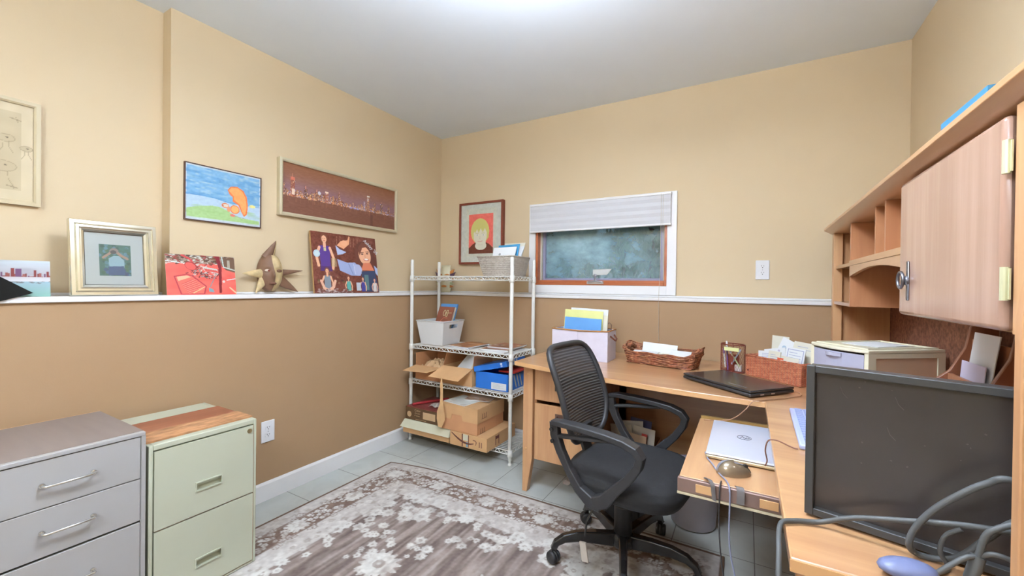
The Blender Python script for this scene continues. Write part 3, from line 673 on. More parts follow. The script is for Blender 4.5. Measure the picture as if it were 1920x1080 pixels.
fig(.18, .1, .98, (92, 62, 140), (120, 72, 52)); c.rect(.165, .26, .2, .31, (206, 196, 150)); c.poly([(.11, .56), (.26, .56), (.27, .64), (.1, .64)], (86, 50, 110)); c.ell(.065, .36, .045, .058, (186, 214, 226)); c.ell(.065, .36, .03, .04, (206, 226, 232)); c.rect(.26, .42, .34, .56, (190, 186, 140), .5)
c.poly([(.36, .2), (.42, .12), (.53, .09), (.55, .02), (.57, .03), (.55, .16), (.46, .25)], (232, 168, 128)); c.ell(.475, .15, .05, .05, (236, 176, 136)); c.poly([(.34, .2), (.4, .26), (.5, .3), (.44, .34), (.36, .36)], (176, 190, 222))
c.ell(.79, .3, .16, .22, (104, 58, 48)); c.poly([(.65, .2), (.63, .5), (.72, .55), (.74, .3)], (112, 64, 52)); c.poly([(.9, .22), (1, .4), (.98, .58), (.9, .5)], (104, 56, 46))
c.ell(.795, .335, .1, .165, (236, 178, 142), 1, -.2); c.poly([(.69, .2), (.76, .1), (.86, .12), (.9, .24), (.84, .17), (.76, .2), (.71, .34)], (120, 70, 56))
c.ell(.755, .31, .02, .012, (78, 46, 44)); c.ell(.84, .295, .02, .012, (78, 46, 44)); c.line([(.725, .285), (.775, .28)], .006, (120, 72, 56)); c.line([(.815, .265), (.865, .262)], .006, (120, 72, 56)); c.ell(.815, .405, .045, .022, (190, 84, 84)); c.ell(.815, .4, .036, .014, (250, 240, 232)); c.line([(.8, .31), (.795, .36), (.81, .365)], .005, (206, 140, 112))
c.poly([(.76, .47), (.88, .46), (.94, .6), (.72, .6)], (220, 130, 96)); c.poly([(.35, .43), (.5, .48), (.62, .47), (.72, .58), (.7, .7), (.55, .7), (.38, .62)], (160, 172, 212)); c.ell(.66, .6, .07, .1, (178, 186, 220)); c.line([(.52, .5), (.58, .68)], .008, (130, 142, 186)); c.line([(.6, .5), (.62, .68)], .006, (206, 210, 232))
c.poly([(.72, .62), (.95, .6), (1, .98), (.7, .98)], (58, 70, 100)); c.poly([(.94, .5), (1, .56), (1, .7), (.96, .64)], (170, 186, 222)); c.rect(.76, .68, .83, .95, (110, 150, 140), .7)
fig(.19, .63, .62, (130, 140, 150), (122, 72, 58)); c.line([(.1, .8), (.14, .92), (.2, .95), (.27, .9), (.3, .8)], .022, (228, 178, 150)); fig(.5, .74, .42, (96, 176, 168), (126, 66, 60)); fig(.73, .75, .42, (76, 70, 150), (110, 66, 56)); c.rect(.62, .82, .69, .96, (196, 206, 214)); fig(.93, .77, .4, (220, 214, 210), (120, 72, 90), (226, 176, 150))
for k in range(60): u, v = r2.uniform(.05, .55), r2.uniform(.93, 1); c.ell(u, v, .015, .01, r2.choice(((150, 130, 130), (96, 66, 60), (186, 170, 166))), .8)
paint_mesh('photograph', c, sheet(w_, h_, .0145), M_ARTG, t, world=False)
M_INK = mat('white ink', (226, 232, 240), .5)
tm = text_mb("Ashley '05", .034, Matrix.Translation((.452, .322, .0152)) @ Matrix.Rotation(R(-40), 4, 'Z'), .0003, .25)
obj('lettering', tm, M_INK, t, world=False)

# --- two-tone sun mask
M_DK = mat('dark clay', (120, 88, 66), .55, var=.15, scale=18, bump=.25, bscale=60); M_GD = mat('straw gold clay', (196, 172, 126), .6, var=.2, scale=30, bump=.3, bscale=90)
cxm, cym, czm = -2.335, 1.318, 1.232
t = thing('sun_mask', 'two-tone clay sun face mask with pointed rays standing on the ledge', 'mask', (cxm, cym, 1.1262))
def facep(u, v):                                  # u -1..1 across (+Y), v 0..1 up
    zz = (v-.45)*.20; wd = .066*math.sqrt(max(0., 1-((v-.52)/.54)**2))
    d = .062*math.sqrt(max(0, 1-u*u))*(.35+.65*math.sqrt(max(0, 1-((v-.5)/.52)**2)))
    nose = .017*math.exp(-((u)/.13)**2)*math.exp(-((v-.44)/.12)**2)+.006*math.exp(-(u/.3)**2)*math.exp(-((v-.2)/.05)**2)
    eye = -.008*(math.exp(-((u-.42)/.2)**2)+math.exp(-((u+.42)/.2)**2))*math.exp(-((v-.56)/.07)**2)
    brow = .006*(math.exp(-((u-.42)/.28)**2)+math.exp(-((u+.42)/.28)**2))*math.exp(-((v-.66)/.05)**2)
    a = R(-10)
    px, py = d+nose+eye+brow, u*wd
    return (cxm+px*cos(a)-py*sin(a), cym+px*sin(a)+py*cos(a)+.004, czm+zz)
sp_ = lambda v: .02+.12*sin(v*5)
obj('dark_face', MB().grid(lambda u, v: facep(-1+(1+sp_(v))*u, v), 24, 26), M_DK, t, weld=True)
obj('pale_face', MB().grid(lambda u, v: facep(sp_(v)+(1-sp_(v))*u, v), 16, 26), M_GD, t, weld=True)
def spike(p0, p1, r0, flat, m):
    p0, p1 = Vector(p0), Vector(p1); d = (p1-p0); mb = MB()
    z = d.normalized(); x = Vector((1, 0, 0)); y = z.cross(x).normalized(); x = y.cross(z)
    n = 12; rings = [(0, r0), (.35, r0*.72), (.7, r0*.4), (.93, r0*.13), (1, .001)]
    vs = [p0+d*tt+x*(rr*flat*cos(2*pi*k/n))+y*(rr*sin(2*pi*k/n)) for tt, rr in rings for k in range(n)]
    fs = [(i*n+k, i*n+(k+1) % n, (i+1)*n+(k+1) % n, (i+1)*n+k) for i in range(4) for k in range(n)]
    mb.add(vs, fs, True); return obj('ray', mb, m, t)
bx = cxm+.008
spike((bx, 1.30, 1.325), (bx+.02, 1.342, 1.425), .03, .6, M_DK); spike((bx, 1.325, 1.325), (bx+.018, 1.346, 1.42), .018, .6, M_GD)
spike((bx+.01, 1.27, 1.238), (bx+.02, 1.165, 1.236), .027, .6, M_GD); spike((bx-.005, 1.37, 1.245), (bx+.02, 1.502, 1.262), .021, .6, M_DK)
spike((bx, 1.37, 1.205), (bx+.015, 1.478, 1.136), .034, .45, M_DK); spike((bx+.01, 1.285, 1.21), (bx+.03, 1.228, 1.132), .03, .45, M_GD)
def eye_at(u):
    p = Vector(facep(u, .565)); e = MB(); e.ell(p+Vector((.004, 0, 0)), (.006, .017, .008), 14, 8); return e, p
e, p = eye_at(-.42); ey = obj('eye', e, mat('eye white', (214, 196, 176), .5), t); obj('iris', MB().ell(p+Vector((.0085, .003, 0)), (.004, .006, .005), 10, 6), mat('iris', (132, 52, 44), .4), ey)
e, p = eye_at(.48); obj('eye', e, M_DK, t)
pm = [Vector(facep(u, .205+.012*(1-abs(u)/.4)))+Vector((.002, 0, 0)) for u in np.linspace(-.38, .3, 9)]
obj('mouth', MB().tube(pm, [.002, .005, .0065, .007, .006, .007, .0065, .005, .002], 8), mat('lips', (110, 70, 54), .5), t)

# --- cream face mask standing in the corner behind the rack
M_CR = mat('cream glaze', (208, 202, 172), .4, var=.06, scale=20); M_OR = mat('orange glaze', (198, 128, 62), .4); M_PU = mat('plum glaze', (92, 66, 84), .4); M_GN = mat('pale green glaze', (190, 202, 160), .4)
mx, my = -2.232, 2.752
t = thing('face_mask', 'cream ceramic face mask with orange slit eyes behind the rack corner', 'mask', (mx, my, 1.1262))
def mk(u, v): return (mx+(u-.5)*.118*(.8+.35*sin(pi*min(1, v*1.15))), my-.035*sin(pi*u)*sin(pi*min(.95, max(.08, v))), 1.1264+v*.228)
obj('face', MB().grid(mk, 14, 16), M_CR, t, solid=.006)
def onmask(u, v, dy=-.004): p = mk(u, v); return (p[0], p[1]+dy, p[2])
for u0, u1 in ((.14, .4), (.6, .9)): obj('eye_slit', MB().tube([onmask(u0, .64), onmask((u0+u1)/2, .655), onmask(u1, .64)], [.003, .007, .003], 8), M_OR, t)
obj('mouth', MB().tube([onmask(.3, .22), onmask(.5, .225), onmask(.7, .22)], [.006, .011, .006], 8), M_OR, t)
obj('nose', MB().taper((mx, my-.036, 1.215), (.03, .02, 0), (mx, my-.034, 1.268), (.014, .012, 0)), M_CR, t, bevel=.004)
for s in (-1, 1):
    for k, (zz, m_, ln) in enumerate(((.165, M_OR, .05), (.14, M_PU, .062), (.115, M_OR, .058), (.075, M_GN, .05), (.05, M_OR, .045))):
        b = MB(); b.prism([(mx+s*.052, 1.1262+zz-.012), (mx+s*(.052+ln*.6), 1.1262+zz-.006), (mx+s*(.045+ln), 1.1262+zz+(.03 if k < 2 else 0)), (mx+s*.052, 1.1262+zz+.012)], 'y', my-.012, my-.004)
        obj('ear_flap', b, m_, t)
# ================================================================== white wire rack and everything stored on it
M_RK = mat('white epoxy wire', (226, 226, 220), .35, var=.02)
M_KR = mat('kraft board', (202, 148, 104), .75, var=.07, scale=9, bump=.1, bscale=80)
M_KR2 = mat('kraft board light', (208, 164, 116), .75, var=.06, scale=9, bump=.1, bscale=80)
M_KIN = mat('kraft inner', (186, 132, 88), .8, var=.08, scale=9)
M_PAP = mat('white paper', (222, 224, 224), .6, var=.02); M_PAP2 = mat('cream paper', (216, 212, 194), .6, var=.03); M_BLK = mat('black print', (52, 40, 34), .6)
PX0, PX1, PY0, PY1 = -2.225, -1.345, 2.34, 2.655
SZ = (1.237, .717, .453, .085)
rk = thing('wire_rack', 'white four-tier wire rack with open posts in the room corner', 'rack', ((PX0+PX1)/2, (PY0+PY1)/2, 0))
for x in (PX0, PX1):
    for y in (PY0, PY1):
        p = MB().lathe([(.0001, 0), (.014, 0), (.014, .012), (.0085, .016), (.0085, .03), (.0127, .034), (.0127, 1.372), (.010, 1.378), (.0001, 1.378)], (x, y, 0), 16)
        for z in np.arange(.08, 1.37, .0254): p.lathe([(.0127, -.0008), (.0133, 0), (.0127, .0008)], (x, y, z), 16)
        po = obj('post', p, M_RK, rk)
        for z in SZ: obj('collar', MB().lathe([(.0128, -.028), (.0185, -.026), (.0165, .018), (.0128, .02)], (x, y, z), 16), M_RK, po)
first = None
for z in SZ:
    if first is None:
        s = MB(); a = .0135
        for zz in (-.0125, .0125):
            s.tube([(PX0, PY0, z+zz), (PX1, PY0, z+zz)], .0036, 6); s.tube([(PX0, PY1, z+zz), (PX1, PY1, z+zz)], .003, 6)
            s.tube([(PX0, PY0, z+zz), (PX0, PY1, z+zz)], .003, 6); s.tube([(PX1, PY0, z+zz), (PX1, PY1, z+zz)], .003, 6)
        def zig(a, b, n):
            a, b = Vector(a), Vector(b); pts = [a+(b-a)*(i/n)+Vector((0, 0, .0125 if i % 2 else -.0125)) for i in range(n+1)]
            for i in range(n): s.tube([pts[i], pts[i+1]], .0026, 5, cap=False)
        zig((PX0+.02, PY0, z), (PX1-.02, PY0, z), 34); zig((PX0+.02, PY1, z), (PX1-.02, PY1, z), 34); zig((PX0, PY0+.02, z), (PX0, PY1-.02, z), 12); zig((PX1, PY0+.02, z), (PX1, PY1-.02, z), 12)
        for k in range(1, 13): y = PY0+(PY1-PY0)*k/13; s.tube([(PX0, y, z+.0135), (PX1, y, z+.0135)], .0023, 6)
        for k in range(1, 5): x = PX0+(PX1-PX0)*k/5; s.tube([(x, PY0, z+.009), (x, PY1, z+.009)], .003, 6)
        first = obj('wire_shelf', s, M_RK, rk)
    else:
        c_ = first.copy(); C.objects.link(c_); c_.parent = rk; c_.location = (0, 0, z-SZ[0])
TOP = [z+.0162 for z in SZ]

def shellbox(x0, x1, y0, y1, z0, z1, t=.004):
    m = MB(); m.box((x0, y0, z0), (x1, y1, z0+t)); m.box((x0, y0, z0+t), (x1, y0+t, z1)); m.box((x0, y1-t, z0+t), (x1, y1, z1)); m.box((x0, y0+t, z0+t), (x0+t, y1-t, z1)); m.box((x1-t, y0+t, z0+t), (x1, y1-t, z1)); return m
def flap(pts, t=.003):
    a, b, c, d = [Vector(p) for p in pts]; n = (b-a).cross(d-a).normalized()*t
    return MB().hexa([a, b, c, d], [a+n, b+n, c+n, d+n])

# --- top tier: woven basket of papers
M_WB = wicker('grey woven wire', (172, 156, 140), (208, 198, 182), (226, 220, 210), 500, 1100)
t = thing('wire_basket', 'woven grey-tan basket of loose papers on the top rack tier', 'basket', (-1.48, 2.48, TOP[0]))
b = MB(); bx0, bx1, by0, by1, bz0, bz1 = -1.60, -1.372, 2.385, 2.575, TOP[0]+.0045, 1.386
def tw(f):                              # tapered wall loop at fraction f of the height
    e = .038*f; z = bz0+(bz1-bz0)*f; return [(bx0-e, by0-e*.6, z), (bx1+e*.55, by0-e*.6, z), (bx1+e*.55, by1+e*.6, z), (bx0-e, by1+e*.6, z)]
n = 9
for i in range(n+1):
    L_ = tw(i/n); b.tube([L_[0], L_[1], L_[2], L_[3]], .0035 if i < n else .0055, 6, closed=True)
for k in range(4):
    for f in np.linspace(0, 1, (15, 10, 15, 10)[k], endpoint=False):
        p0 = Vector(tw(0)[k]).lerp(Vector(tw(0)[(k+1) % 4]), f); p1 = Vector(tw(1)[k]).lerp(Vector(tw(1)[(k+1) % 4]), f); b.tube([p0, p1], .0017, 5, cap=False)
obj('basket_weave', b, M_WB, t)
w2 = MB()
for k in range(4): A, B = tw(.02), tw(.97); w2.quad(A[k], A[(k+1) % 4], B[(k+1) % 4], B[k])
A = tw(.02); w2.quad(*A)
obj('basket_side', w2, M_WB, t, solid=.002)
def paper(name, label, cat, o, u, v, w, h, th, m, group=None, bend=0.):
    """a sheet/book: lower-left corner o, directions u (width) and v (height)"""
    t = obj(name, MB().add([face_M(o, u, v) @ Vector(p) for p in ((0, 0, 0), (w, 0, 0), (w, h, 0), (0, h, 0), (0, 0, th), (w, 0, th), (w, h, th), (0, h, th))], [(3, 2, 1, 0), (4, 5, 6, 7), (0, 1, 5, 4), (1, 2, 6, 5), (2, 3, 7, 6), (3, 0, 4, 7)]), m)
    return tag(t, label, cat, group)
M_BLUE = mat('teal blue card', (66, 146, 190), .5); M_BLU2 = mat('blue card', (92, 150, 206), .55)
g_ = 'papers in the basket on the top tier'
paper('paper', 'front white letter with a grey stamp in the top tier basket', 'paper', (-1.572, 2.400, 1.272), (1, .03, .02), (.13, .22, 1), .18, .186, .0012, M_PAP, g_)
paper('folder', 'bright blue folder behind the front letter in the top tier basket', 'folder', (-1.555, 2.432, 1.272), (1, .03, .03), (.13, .2, 1), .168, .204, .003, M_BLUE, g_)
paper('paper', 'rearmost cream sheets rising above the blue folder in the basket', 'paper', (-1.55, 2.485, 1.272), (1, .02, .0), (.2, .16, 1), .165, .222, .006, M_PAP2, g_)
paper('paper', 'white sheets leaning between the blue folder and the rearmost sheets', 'paper', (-1.545, 2.458, 1.272), (1, .0, .02), (.27, .2, 1), .16, .195, .006, M_PAP, g_)
st = MB(); Ms = face_M((-1.568, 2.400, 1.272), (1, .03, .04), (.16, .22, 1)); st.prism([(.05+.009*cos(2*pi*k/12), .135+.009*sin(2*pi*k/12)) for k in range(12)], 'z', .0013, .0016, Ms)
stp = obj('postmark', st, mat('grey ink', (150, 152, 150), .6), bpy.data.objects['paper'])

# --- second tier: white tapered bin with magazines
M_WP = mat('white plastic', (220, 222, 222), .35, var=.01)
t = thing('plastic_bin', 'white tapered plastic bin with hand holes on the second rack tier', 'bin', (-2.065, 2.475, TOP[1]))
cx, cy, z0, z1 = -2.062, 2.485, TOP[1]+.0025, .914
b = MB(); b0 = (.205, .205); b1 = (.262, .25)
def rim(f, off=0): return [(cx+sx*(b0[0]+(b1[0]-b0[0])*f+off)/2, cy+sy*(b0[1]+(b1[1]-b0[1])*f+off)/2, z0+(z1-z0)*f) for sx, sy in ((-1, -1), (1, -1), (1, 1), (-1, 1))]
Lo, Mi_, Hi = rim(0), rim(.62), rim(1)
for k in (0, 2): b.quad(Lo[k], Lo[(k+1) % 4], Hi[(k+1) % 4], Hi[k])
for k in (1, 3):                           # ends with a hand hole
    A, B, C_, D = [Vector(p) for p in (Lo[k], Lo[(k+1) % 4], Hi[(k+1) % 4], Hi[k])]
    P = lambda u, v: A.lerp(B, u).lerp(D.lerp(C_, u), v)
    for (u0, u1, v0, v1) in ((0, 1, 0, .7), (0, .3, .7, .86), (.7, 1, .7, .86), (0, 1, .86, 1)): b.quad(P(u0, v0), P(u1, v0), P(u1, v1), P(u0, v1))
b.quad(*Lo)
obj('bin_body', b, M_WP, t, solid=.003, weld=True)
obj('bin_rim', MB().tube(rim(1, .004), .004, 8, closed=True), M_WP, t)
g_ = 'printed matter in the white bin'
paper('folder', 'blue folder at the back of the white bin', 'folder', (-2.142, 2.508, .80), (1, -.03, 0), (.16, .2, 1), .165, .245, .012, M_BLU2, g_)
M_MAGB = mat('brown cover', (142, 84, 62), .45, var=.12, scale=10)
mo, mu, mv = (-2.116, 2.448, .80), (1, -.04, 0), (.2, .2, 1)
bk = paper('magazine', 'brown magazine with looping pale script in the white bin', 'magazine', mo, mu, mv, .148, .228, .006, M_MAGB, g_)
Mm = face_M(mo, mu, mv); mi = MB()
def sc(pts, r_, mb): mb.tube([Mm @ Vector((x, y, .0065)) for x, y in pts], r_, 6)
for (a0, b0_, rx, ry) in ((.068, .178, .011, .022), (.094, .175, .009, .026)): sc([(a0+rx*cos(q), b0_+ry*sin(q)) for q in np.linspace(.6, 2*pi+.4, 18)], .0018, mi)
sc([(.078, .179), (.138, .181)], .0016, mi)
obj('script', mi, mat('pale lime ink', (214, 216, 166), .5), bk)
mi = MB(); sc([(.03, .09), (.07, .14), (.11, .14)], .0018, mi); obj('line_art', mi, mat('coral ink', (214, 116, 92), .5), bk)
paper('paper', 'cream sheets beside the brown magazine in the white bin', 'paper', (-2.128, 2.476, .80), (1, -.03, 0), (.18, .2, 1), .158, .222, .008, M_PAP2, g_)

# flat magazines on the second tier
def cover(seed, cols, w=28, h=36):
    r3 = random.Random(seed); c = Cv(w, h, cols[0]); c.mottle(5, 6, 14, seed)
    for k in range(16): c.ell(r3.random(), r3.random(), r3.uniform(.05, .22), r3.uniform(.03, .12), r3.choice(cols), .85, r3.uniform(-1, 1))
    c.rect(.06, .05, .8, .14, r3.choice(cols)); return c
def magazine(label, x, y, z, rz, w, h, th, cols, seed, group):
    M = place((x, y, z), rz); t = thing('magazine', label, 'magazine', M=M, group=group)
    obj('pages', MB().box((-w/2, -h/2, 0), (w/2, h/2, th)), M_PAP, t, world=False)
    paint_mesh('cover', cover(seed, cols), lambda u, v: ((u-.5)*w, (.5-v)*h, th+.0006), M_ARTG, t, world=False)
OR = [(176, 118, 74), (196, 140, 92), (150, 96, 66), (206, 170, 130)]; BR = [(150, 98, 74), (120, 76, 60), (196, 160, 130), (206, 190, 170), (96, 62, 56), (170, 90, 70)]; WH = [(216, 214, 218), (170, 164, 206), (206, 204, 214), (186, 176, 170)]
zt = TOP[1]; g_ = 'magazines lying on the second rack tier'
magazine('white and lilac magazine lying under the orange one beside the white bin', -1.815, 2.475, zt, .12, .2, .265, .007, WH, 1, g_)
magazine('orange-brown magazine on top of the pile beside the white bin', -1.79, 2.485, zt+.0085, -.1, .19, .25, .006, OR, 2, g_)
magazine('lowest white magazine of the right-hand pile', -1.5, 2.47, zt, -.05, .22, .26, .007, WH, 3, g_)
magazine('brown picture magazine in the middle of the right-hand pile', -1.51, 2.5, zt+.0085, .12, .21, .27, .009, BR, 4, g_)
magazine('brown and cream magazine on top of the right-hand pile', -1.485, 2.53, zt+.0195, .02, .2, .22, .008, BR, 6, g_)

# --- third tier: two open cartons and a blue shoebox
z = TOP[2]
t = thing('carton', 'open cardboard carton stuffed with crumpled kraft paper on the third tier', 'box', (-2.06, 2.49, z))
cb = shellbox(-2.2, -1.945, 2.36, 2.62, z, .575); cb.box((-2.2, 2.616, .575), (-1.945, 2.62, .68)); cb.box((-2.2, 2.364, .575), (-2.196, 2.616, .665))
obj('carton_body', cb, M_KR, t)
obj('flap', flap([(-2.2, 2.36, .574), (-1.945, 2.36, .574), (-1.99, 2.245, .556), (-2.21, 2.235, .552)]), M_KR2, t)
cr = MB(); rr = random.Random(9); ph = [[rr.uniform(-1, 1) for _ in range(14)] for _ in range(14)]
tag(obj('packing_paper', MB().grid(lambda u, v: (-2.19+.235*u, 2.37+.235*v, .56+.05*sin(pi*u)*sin(pi*v)+.016*ph[int(u*13)][int(v*13)]), 13, 13, False), mat('kraft tissue', (196, 162, 122), .8, var=.1), solid=.002), 'crumpled brown packing paper filling the left carton', 'packing paper')
t = thing('carton', 'open cardboard carton with drooping front flap holding white papers', 'box', (-1.8, 2.49, z))
obj('carton_body', shellbox(-1.935, -1.675, 2.365, 2.63, z, .597), M_KR2, t)
obj('flap', flap([(-1.935, 2.365, .596), (-1.675, 2.365, .596), (-1.70, 2.235, .532), (-1.968, 2.24, .535)]), M_KR2, t)
obj('flap', flap([(-1.935, 2.63, .596), (-1.935, 2.37, .596), (-1.905, 2.37, .69), (-1.905, 2.63, .69)]), M_KIN, t)
obj('flap', flap([(-1.675, 2.37, .596), (-1.675, 2.63, .596), (-1.668, 2.62, .685), (-1.668, 2.38, .685)]), M_KIN, t)
g_ = 'papers in the carton with the drooping flap'
paper('booklet', 'white booklet leaning in the carton with the drooping flap', 'booklet', (-1.875, 2.40, .535), (1, 0, .01), (.18, .55, .5), .125, .2, .006, M_PAP, g_)
paper('booklet', 'narrow pale booklet beside the white one in the carton', 'booklet', (-1.74, 2.39, .53), (1, 0, .0), (.06, .5, .55), .04, .19, .008, M_PAP2, g_)
paper('booklet', 'orange-red booklet deep in the carton behind the white booklets', 'booklet', (-1.87, 2.585, .50), (1, 0, .0), (.05, .05, 1), .16, .17, .008, mat('orange red card', (196, 110, 74), .5), g_)
M_AD = mat('royal blue card', (40, 116, 208), .45, var=.04); M_ADL = mat('white print', (222, 226, 232), .5)
t = thing('shoebox', 'bright blue shoebox with a tilted lid on the third rack tier', 'box', (-1.53, 2.5, z))
sx0, sx1, sy0, sy1, sz1 = -1.655, -1.392, 2.385, 2.63, .585
obj('box_body', shellbox(sx0, sx1, sy0, sy1, z, sz1, .003), M_AD, t)
ML = place((-1.662, 2.377, .578), 0, 0, R(-13.5))
lid = MB(); lw, ld, lh = .275, .262, .036
lid.box((0, 0, lh-.003), (lw, ld, lh), ML); lid.box((0, 0, 0), (lw, .003, lh-.003), ML); lid.box((0, ld-.003, 0), (lw, ld, lh-.003), ML); lid.box((0, .003, 0), (.003, ld-.003, lh-.003), ML); lid.box((lw-.003, .003, 0), (lw, ld-.003, lh-.003), ML)
ldo = obj('box_lid', lid, M_AD, t)
tf = MB(); Mf = ML @ face_M((.232, -.0004, .019), (1, 0, 0), (0, 0, 1))
for a in (-38, 0, 38):
    Mq = Mf @ Matrix.Rotation(R(-a), 4, 'Z')
    tf.prism([(0, -.004), (.0045, .004), (.003, .0115), (0, .014), (-.003, .0115), (-.0045, .004)], 'z', 0, .0005+.0002*(a != 0), Mq)
for k in range(3): tf.prism([(-.009+.001*k, -.007-.0035*k), (.009-.001*k, -.007-.0035*k), (.009-.001*k, -.005-.0035*k), (-.009+.001*k, -.005-.0035*k)], 'z', 0, .0005, Mf)
obj('logo', tf, M_ADL, ldo)
sp3 = MB()
for k in range(3):
    y = .05+.035*k; sp3.add([ML @ Vector(p) for p in ((lw+.0004, y, .0), (lw+.0004, y+.012, .0), (lw+.0004, y+.032, lh), (lw+.0004, y+.02, lh))], [(0, 1, 2, 3)])
obj('lid_stripes', sp3, mat('cream print', (206, 196, 160), .5), ldo); sp3 = MB()
for k in range(3): y = 2.46+.04*k; sp3.add([(sx1+.0005, y+.035, z+.01), (sx1+.0005, y+.047, z+.01), (sx1+.0005, y+.012, .57), (sx1+.0005, y, .57)], [(0, 1, 2, 3)])
obj('stripes', sp3, mat('cream print', (206, 196, 160), .5), t)
obj('size_label', MB().box((-1.525, sy0-.0006, z+.006), (-1.405, sy0, z+.052)), M_PAP, t)
sl = MB()
for k in range(6): sl.box((-1.515, sy0-.001, z+.013+.006*k), (-1.515+(.09 if k % 2 else .06), sy0-.0006, z+.0145+.006*k))
obj('label_print', sl, mat('label grey', (170, 172, 170), .6), t)
tag(obj('folder', MB().box((-1.50, 2.44, sz1+.001), (-1.375, 2.62, sz1+.012)), mat('red card', (190, 56, 50), .5)), 'red folder lying on the shoebox rim under its lid', 'folder')

# --- bottom tier
z = TOP[3]
t = thing('flat_box', 'low kraft box with a pale cream lid at the bottom left of the rack', 'box', (-1.98, 2.41, z))
obj('box_body', MB().box((-2.195, 2.232, z), (-1.768, 2.6, .15)), M_KR2, t)
obj('box_lid', MB().hexa([(-2.212, 2.212, .143), (-1.757, 2.212, .143), (-1.757, 2.61, .143), (-2.212, 2.61, .143)], [(-2.196, 2.246, .193), (-1.766, 2.246, .193), (-1.766, 2.605, .193), (-2.196, 2.605, .193)]), mat('cream board', (204, 202, 176), .7, var=.03), t, bevel=.002)
t = thing('shipping_box', 'flat taped shipping carton with a dark curved arrow print', 'box', (-1.6, 2.41, z))
ax0, ax1, ay0, ay1, az1 = -1.752, -1.452, 2.225, 2.60, .192
obj('box_body', MB().box((ax0, ay0, z), (ax1, ay1, az1)), M_KR2, t, bevel=.002)
sm = MB(); Mfa = face_M((ax0, ay0-.0004, z), (1, 0, 0), (0, 0, 1))
pp = [(.012+.185*q, .085-.062*sin(q*pi*.62)+.012*q*q, 0) for q in np.linspace(0, 1, 16)]
sm.ribbon([Mfa @ Vector((p[0], p[1], .0003)) for p in pp], .001, [.003+.009*sin(pi*min(1, q*.9+.05)) for q in np.linspace(0, 1, 16)], (0, -1, 0))
sm.ribbon([Mfa @ Vector(p) for p in ((.19, .062, .0003), (.212, .06, .0003), (.218, .05, .0003), (.212, .03, .0003))], .001, [.003, .005, .005, .003], (0, -1, 0))
for k in range(2): sm.prism([(.24+.016*k, .022), (.245+.016*k, .022), (.245+.016*k, .058), (.24+.016*k, .058)], 'z', 0, .0006, Mfa)
for k, (x0, x1, y0, y1) in enumerate(((.1, .108, .005, .09), (.152, .157, .005, .088))): sm.prism([(x0, y0), (x1, y0), (x1, y1), (x0, y1)], 'z', 0, .0005, Mfa)
obj('arrow_print', sm, mat('dark red-brown ink', (96, 52, 42), .6), t)
obj('packing_tape', MB().prism([(.11, .048), (.15, .048), (.15, .088), (.11, .088)], 'z', 0, .0004, Mfa), mat('clear tape', (206, 204, 180), .3), t)
obj('blue_tape', MB().prism([(.136, .006), (.15, .006), (.15, .04), (.136, .04)], 'z', 0, .0004, Mfa), mat('tape blue', (112, 160, 184), .4), t)
sm = MB(); Mfr = face_M((ax1+.0004, ay0, z), (0, 1, 0), (0, 0, 1)); sm.prism([(.105, .015), (.112, .015), (.112, .08), (.105, .08)], 'z', 0, .0004, Mfr); sm.prism([(.145, .015), (.152, .015), (.152, .08), (.145, .08)], 'z', 0, .0004, Mfr); sm.prism([(.112, .055), (.145, .055), (.145, .075), (.112, .075)], 'z', 0, .0004, Mfr)
obj('side_print', sm, mat('dark red-brown ink', (116, 62, 50), .6), t)

t = thing('printed_box', 'dark brown printed carton with round emblem and label on the cream-lidded box', 'box', (-2.03, 2.39, .1935))
M_DB = mat('dark brown card', (98, 72, 44), .6, var=.08)
dx0, dx1, dy0, dz0, dz1 = -2.192, -1.868, 2.252, .1937, .283
obj('box_body', MB().box((dx0, dy0, dz0), (dx1, 2.56, dz1)), M_DB, t, bevel=.0015)
Md = face_M((dx0, dy0-.0004, dz0), (1, 0, 0), (0, 0, 1)); M_TI = mat('tan ink', (200, 168, 128), .6)
e = MB(); e.prism([(.038+.021*cos(2*pi*k/20), .04+.021*sin(2*pi*k/20)) for k in range(20)], 'z', 0, .0004, Md); e.prism([(.17, .022), (.285, .022), (.285, .072), (.17, .072)], 'z', 0, .0004, Md); e.prism([(.1, .008), (.2, .008), (.2, .0105), (.1, .0105)], 'z', 0, .0004, Md)
obj('emblem', e, M_TI, t)
obj('lettering', text_mb('Color', .024, Md @ Matrix.Translation((.09, .074, .0004)), .0002, 0, 'LEFT'), M_TI, t)
obj('small_print', text_mb('office paper', .0115, Md @ Matrix.Translation((.09, .054, .0004)), .0002, 0, 'LEFT'), M_TI, t)
obj('sheet_count', text_mb('8" sheets', .0135, Md @ Matrix.Translation((.09, .036, .0004)), .0002, 0, 'LEFT'), M_TI, t)
obj('top_cover', MB().box((dx0+.002, dy0+.004, dz1), (dx1-.002, 2.555, dz1+.004)), mat('oxblood card', (136, 70, 62), .4, var=.25, scale=20), t)
tag(obj('plastic_sleeve', MB().tube([(-2.15, 2.28, dz1+.014), (-2.08, 2.42, dz1+.015), (-2.02, 2.54, dz1+.014)], .0095, 10), mat('red plastic', (176, 60, 66), .25)), 'long thin red plastic sleeve lying on the dark printed carton', 'sleeve')
tag(obj('plastic_bag', MB().grid(lambda u, v: (-2.03+.14*u, 2.32+.1*v, dz1+.005+.012*abs(sin(7*u+3*v))), 12, 10, False), mat('milky film', (204, 196, 186), .25), solid=.001), 'crinkled milky plastic bag on the dark printed carton', 'bag')

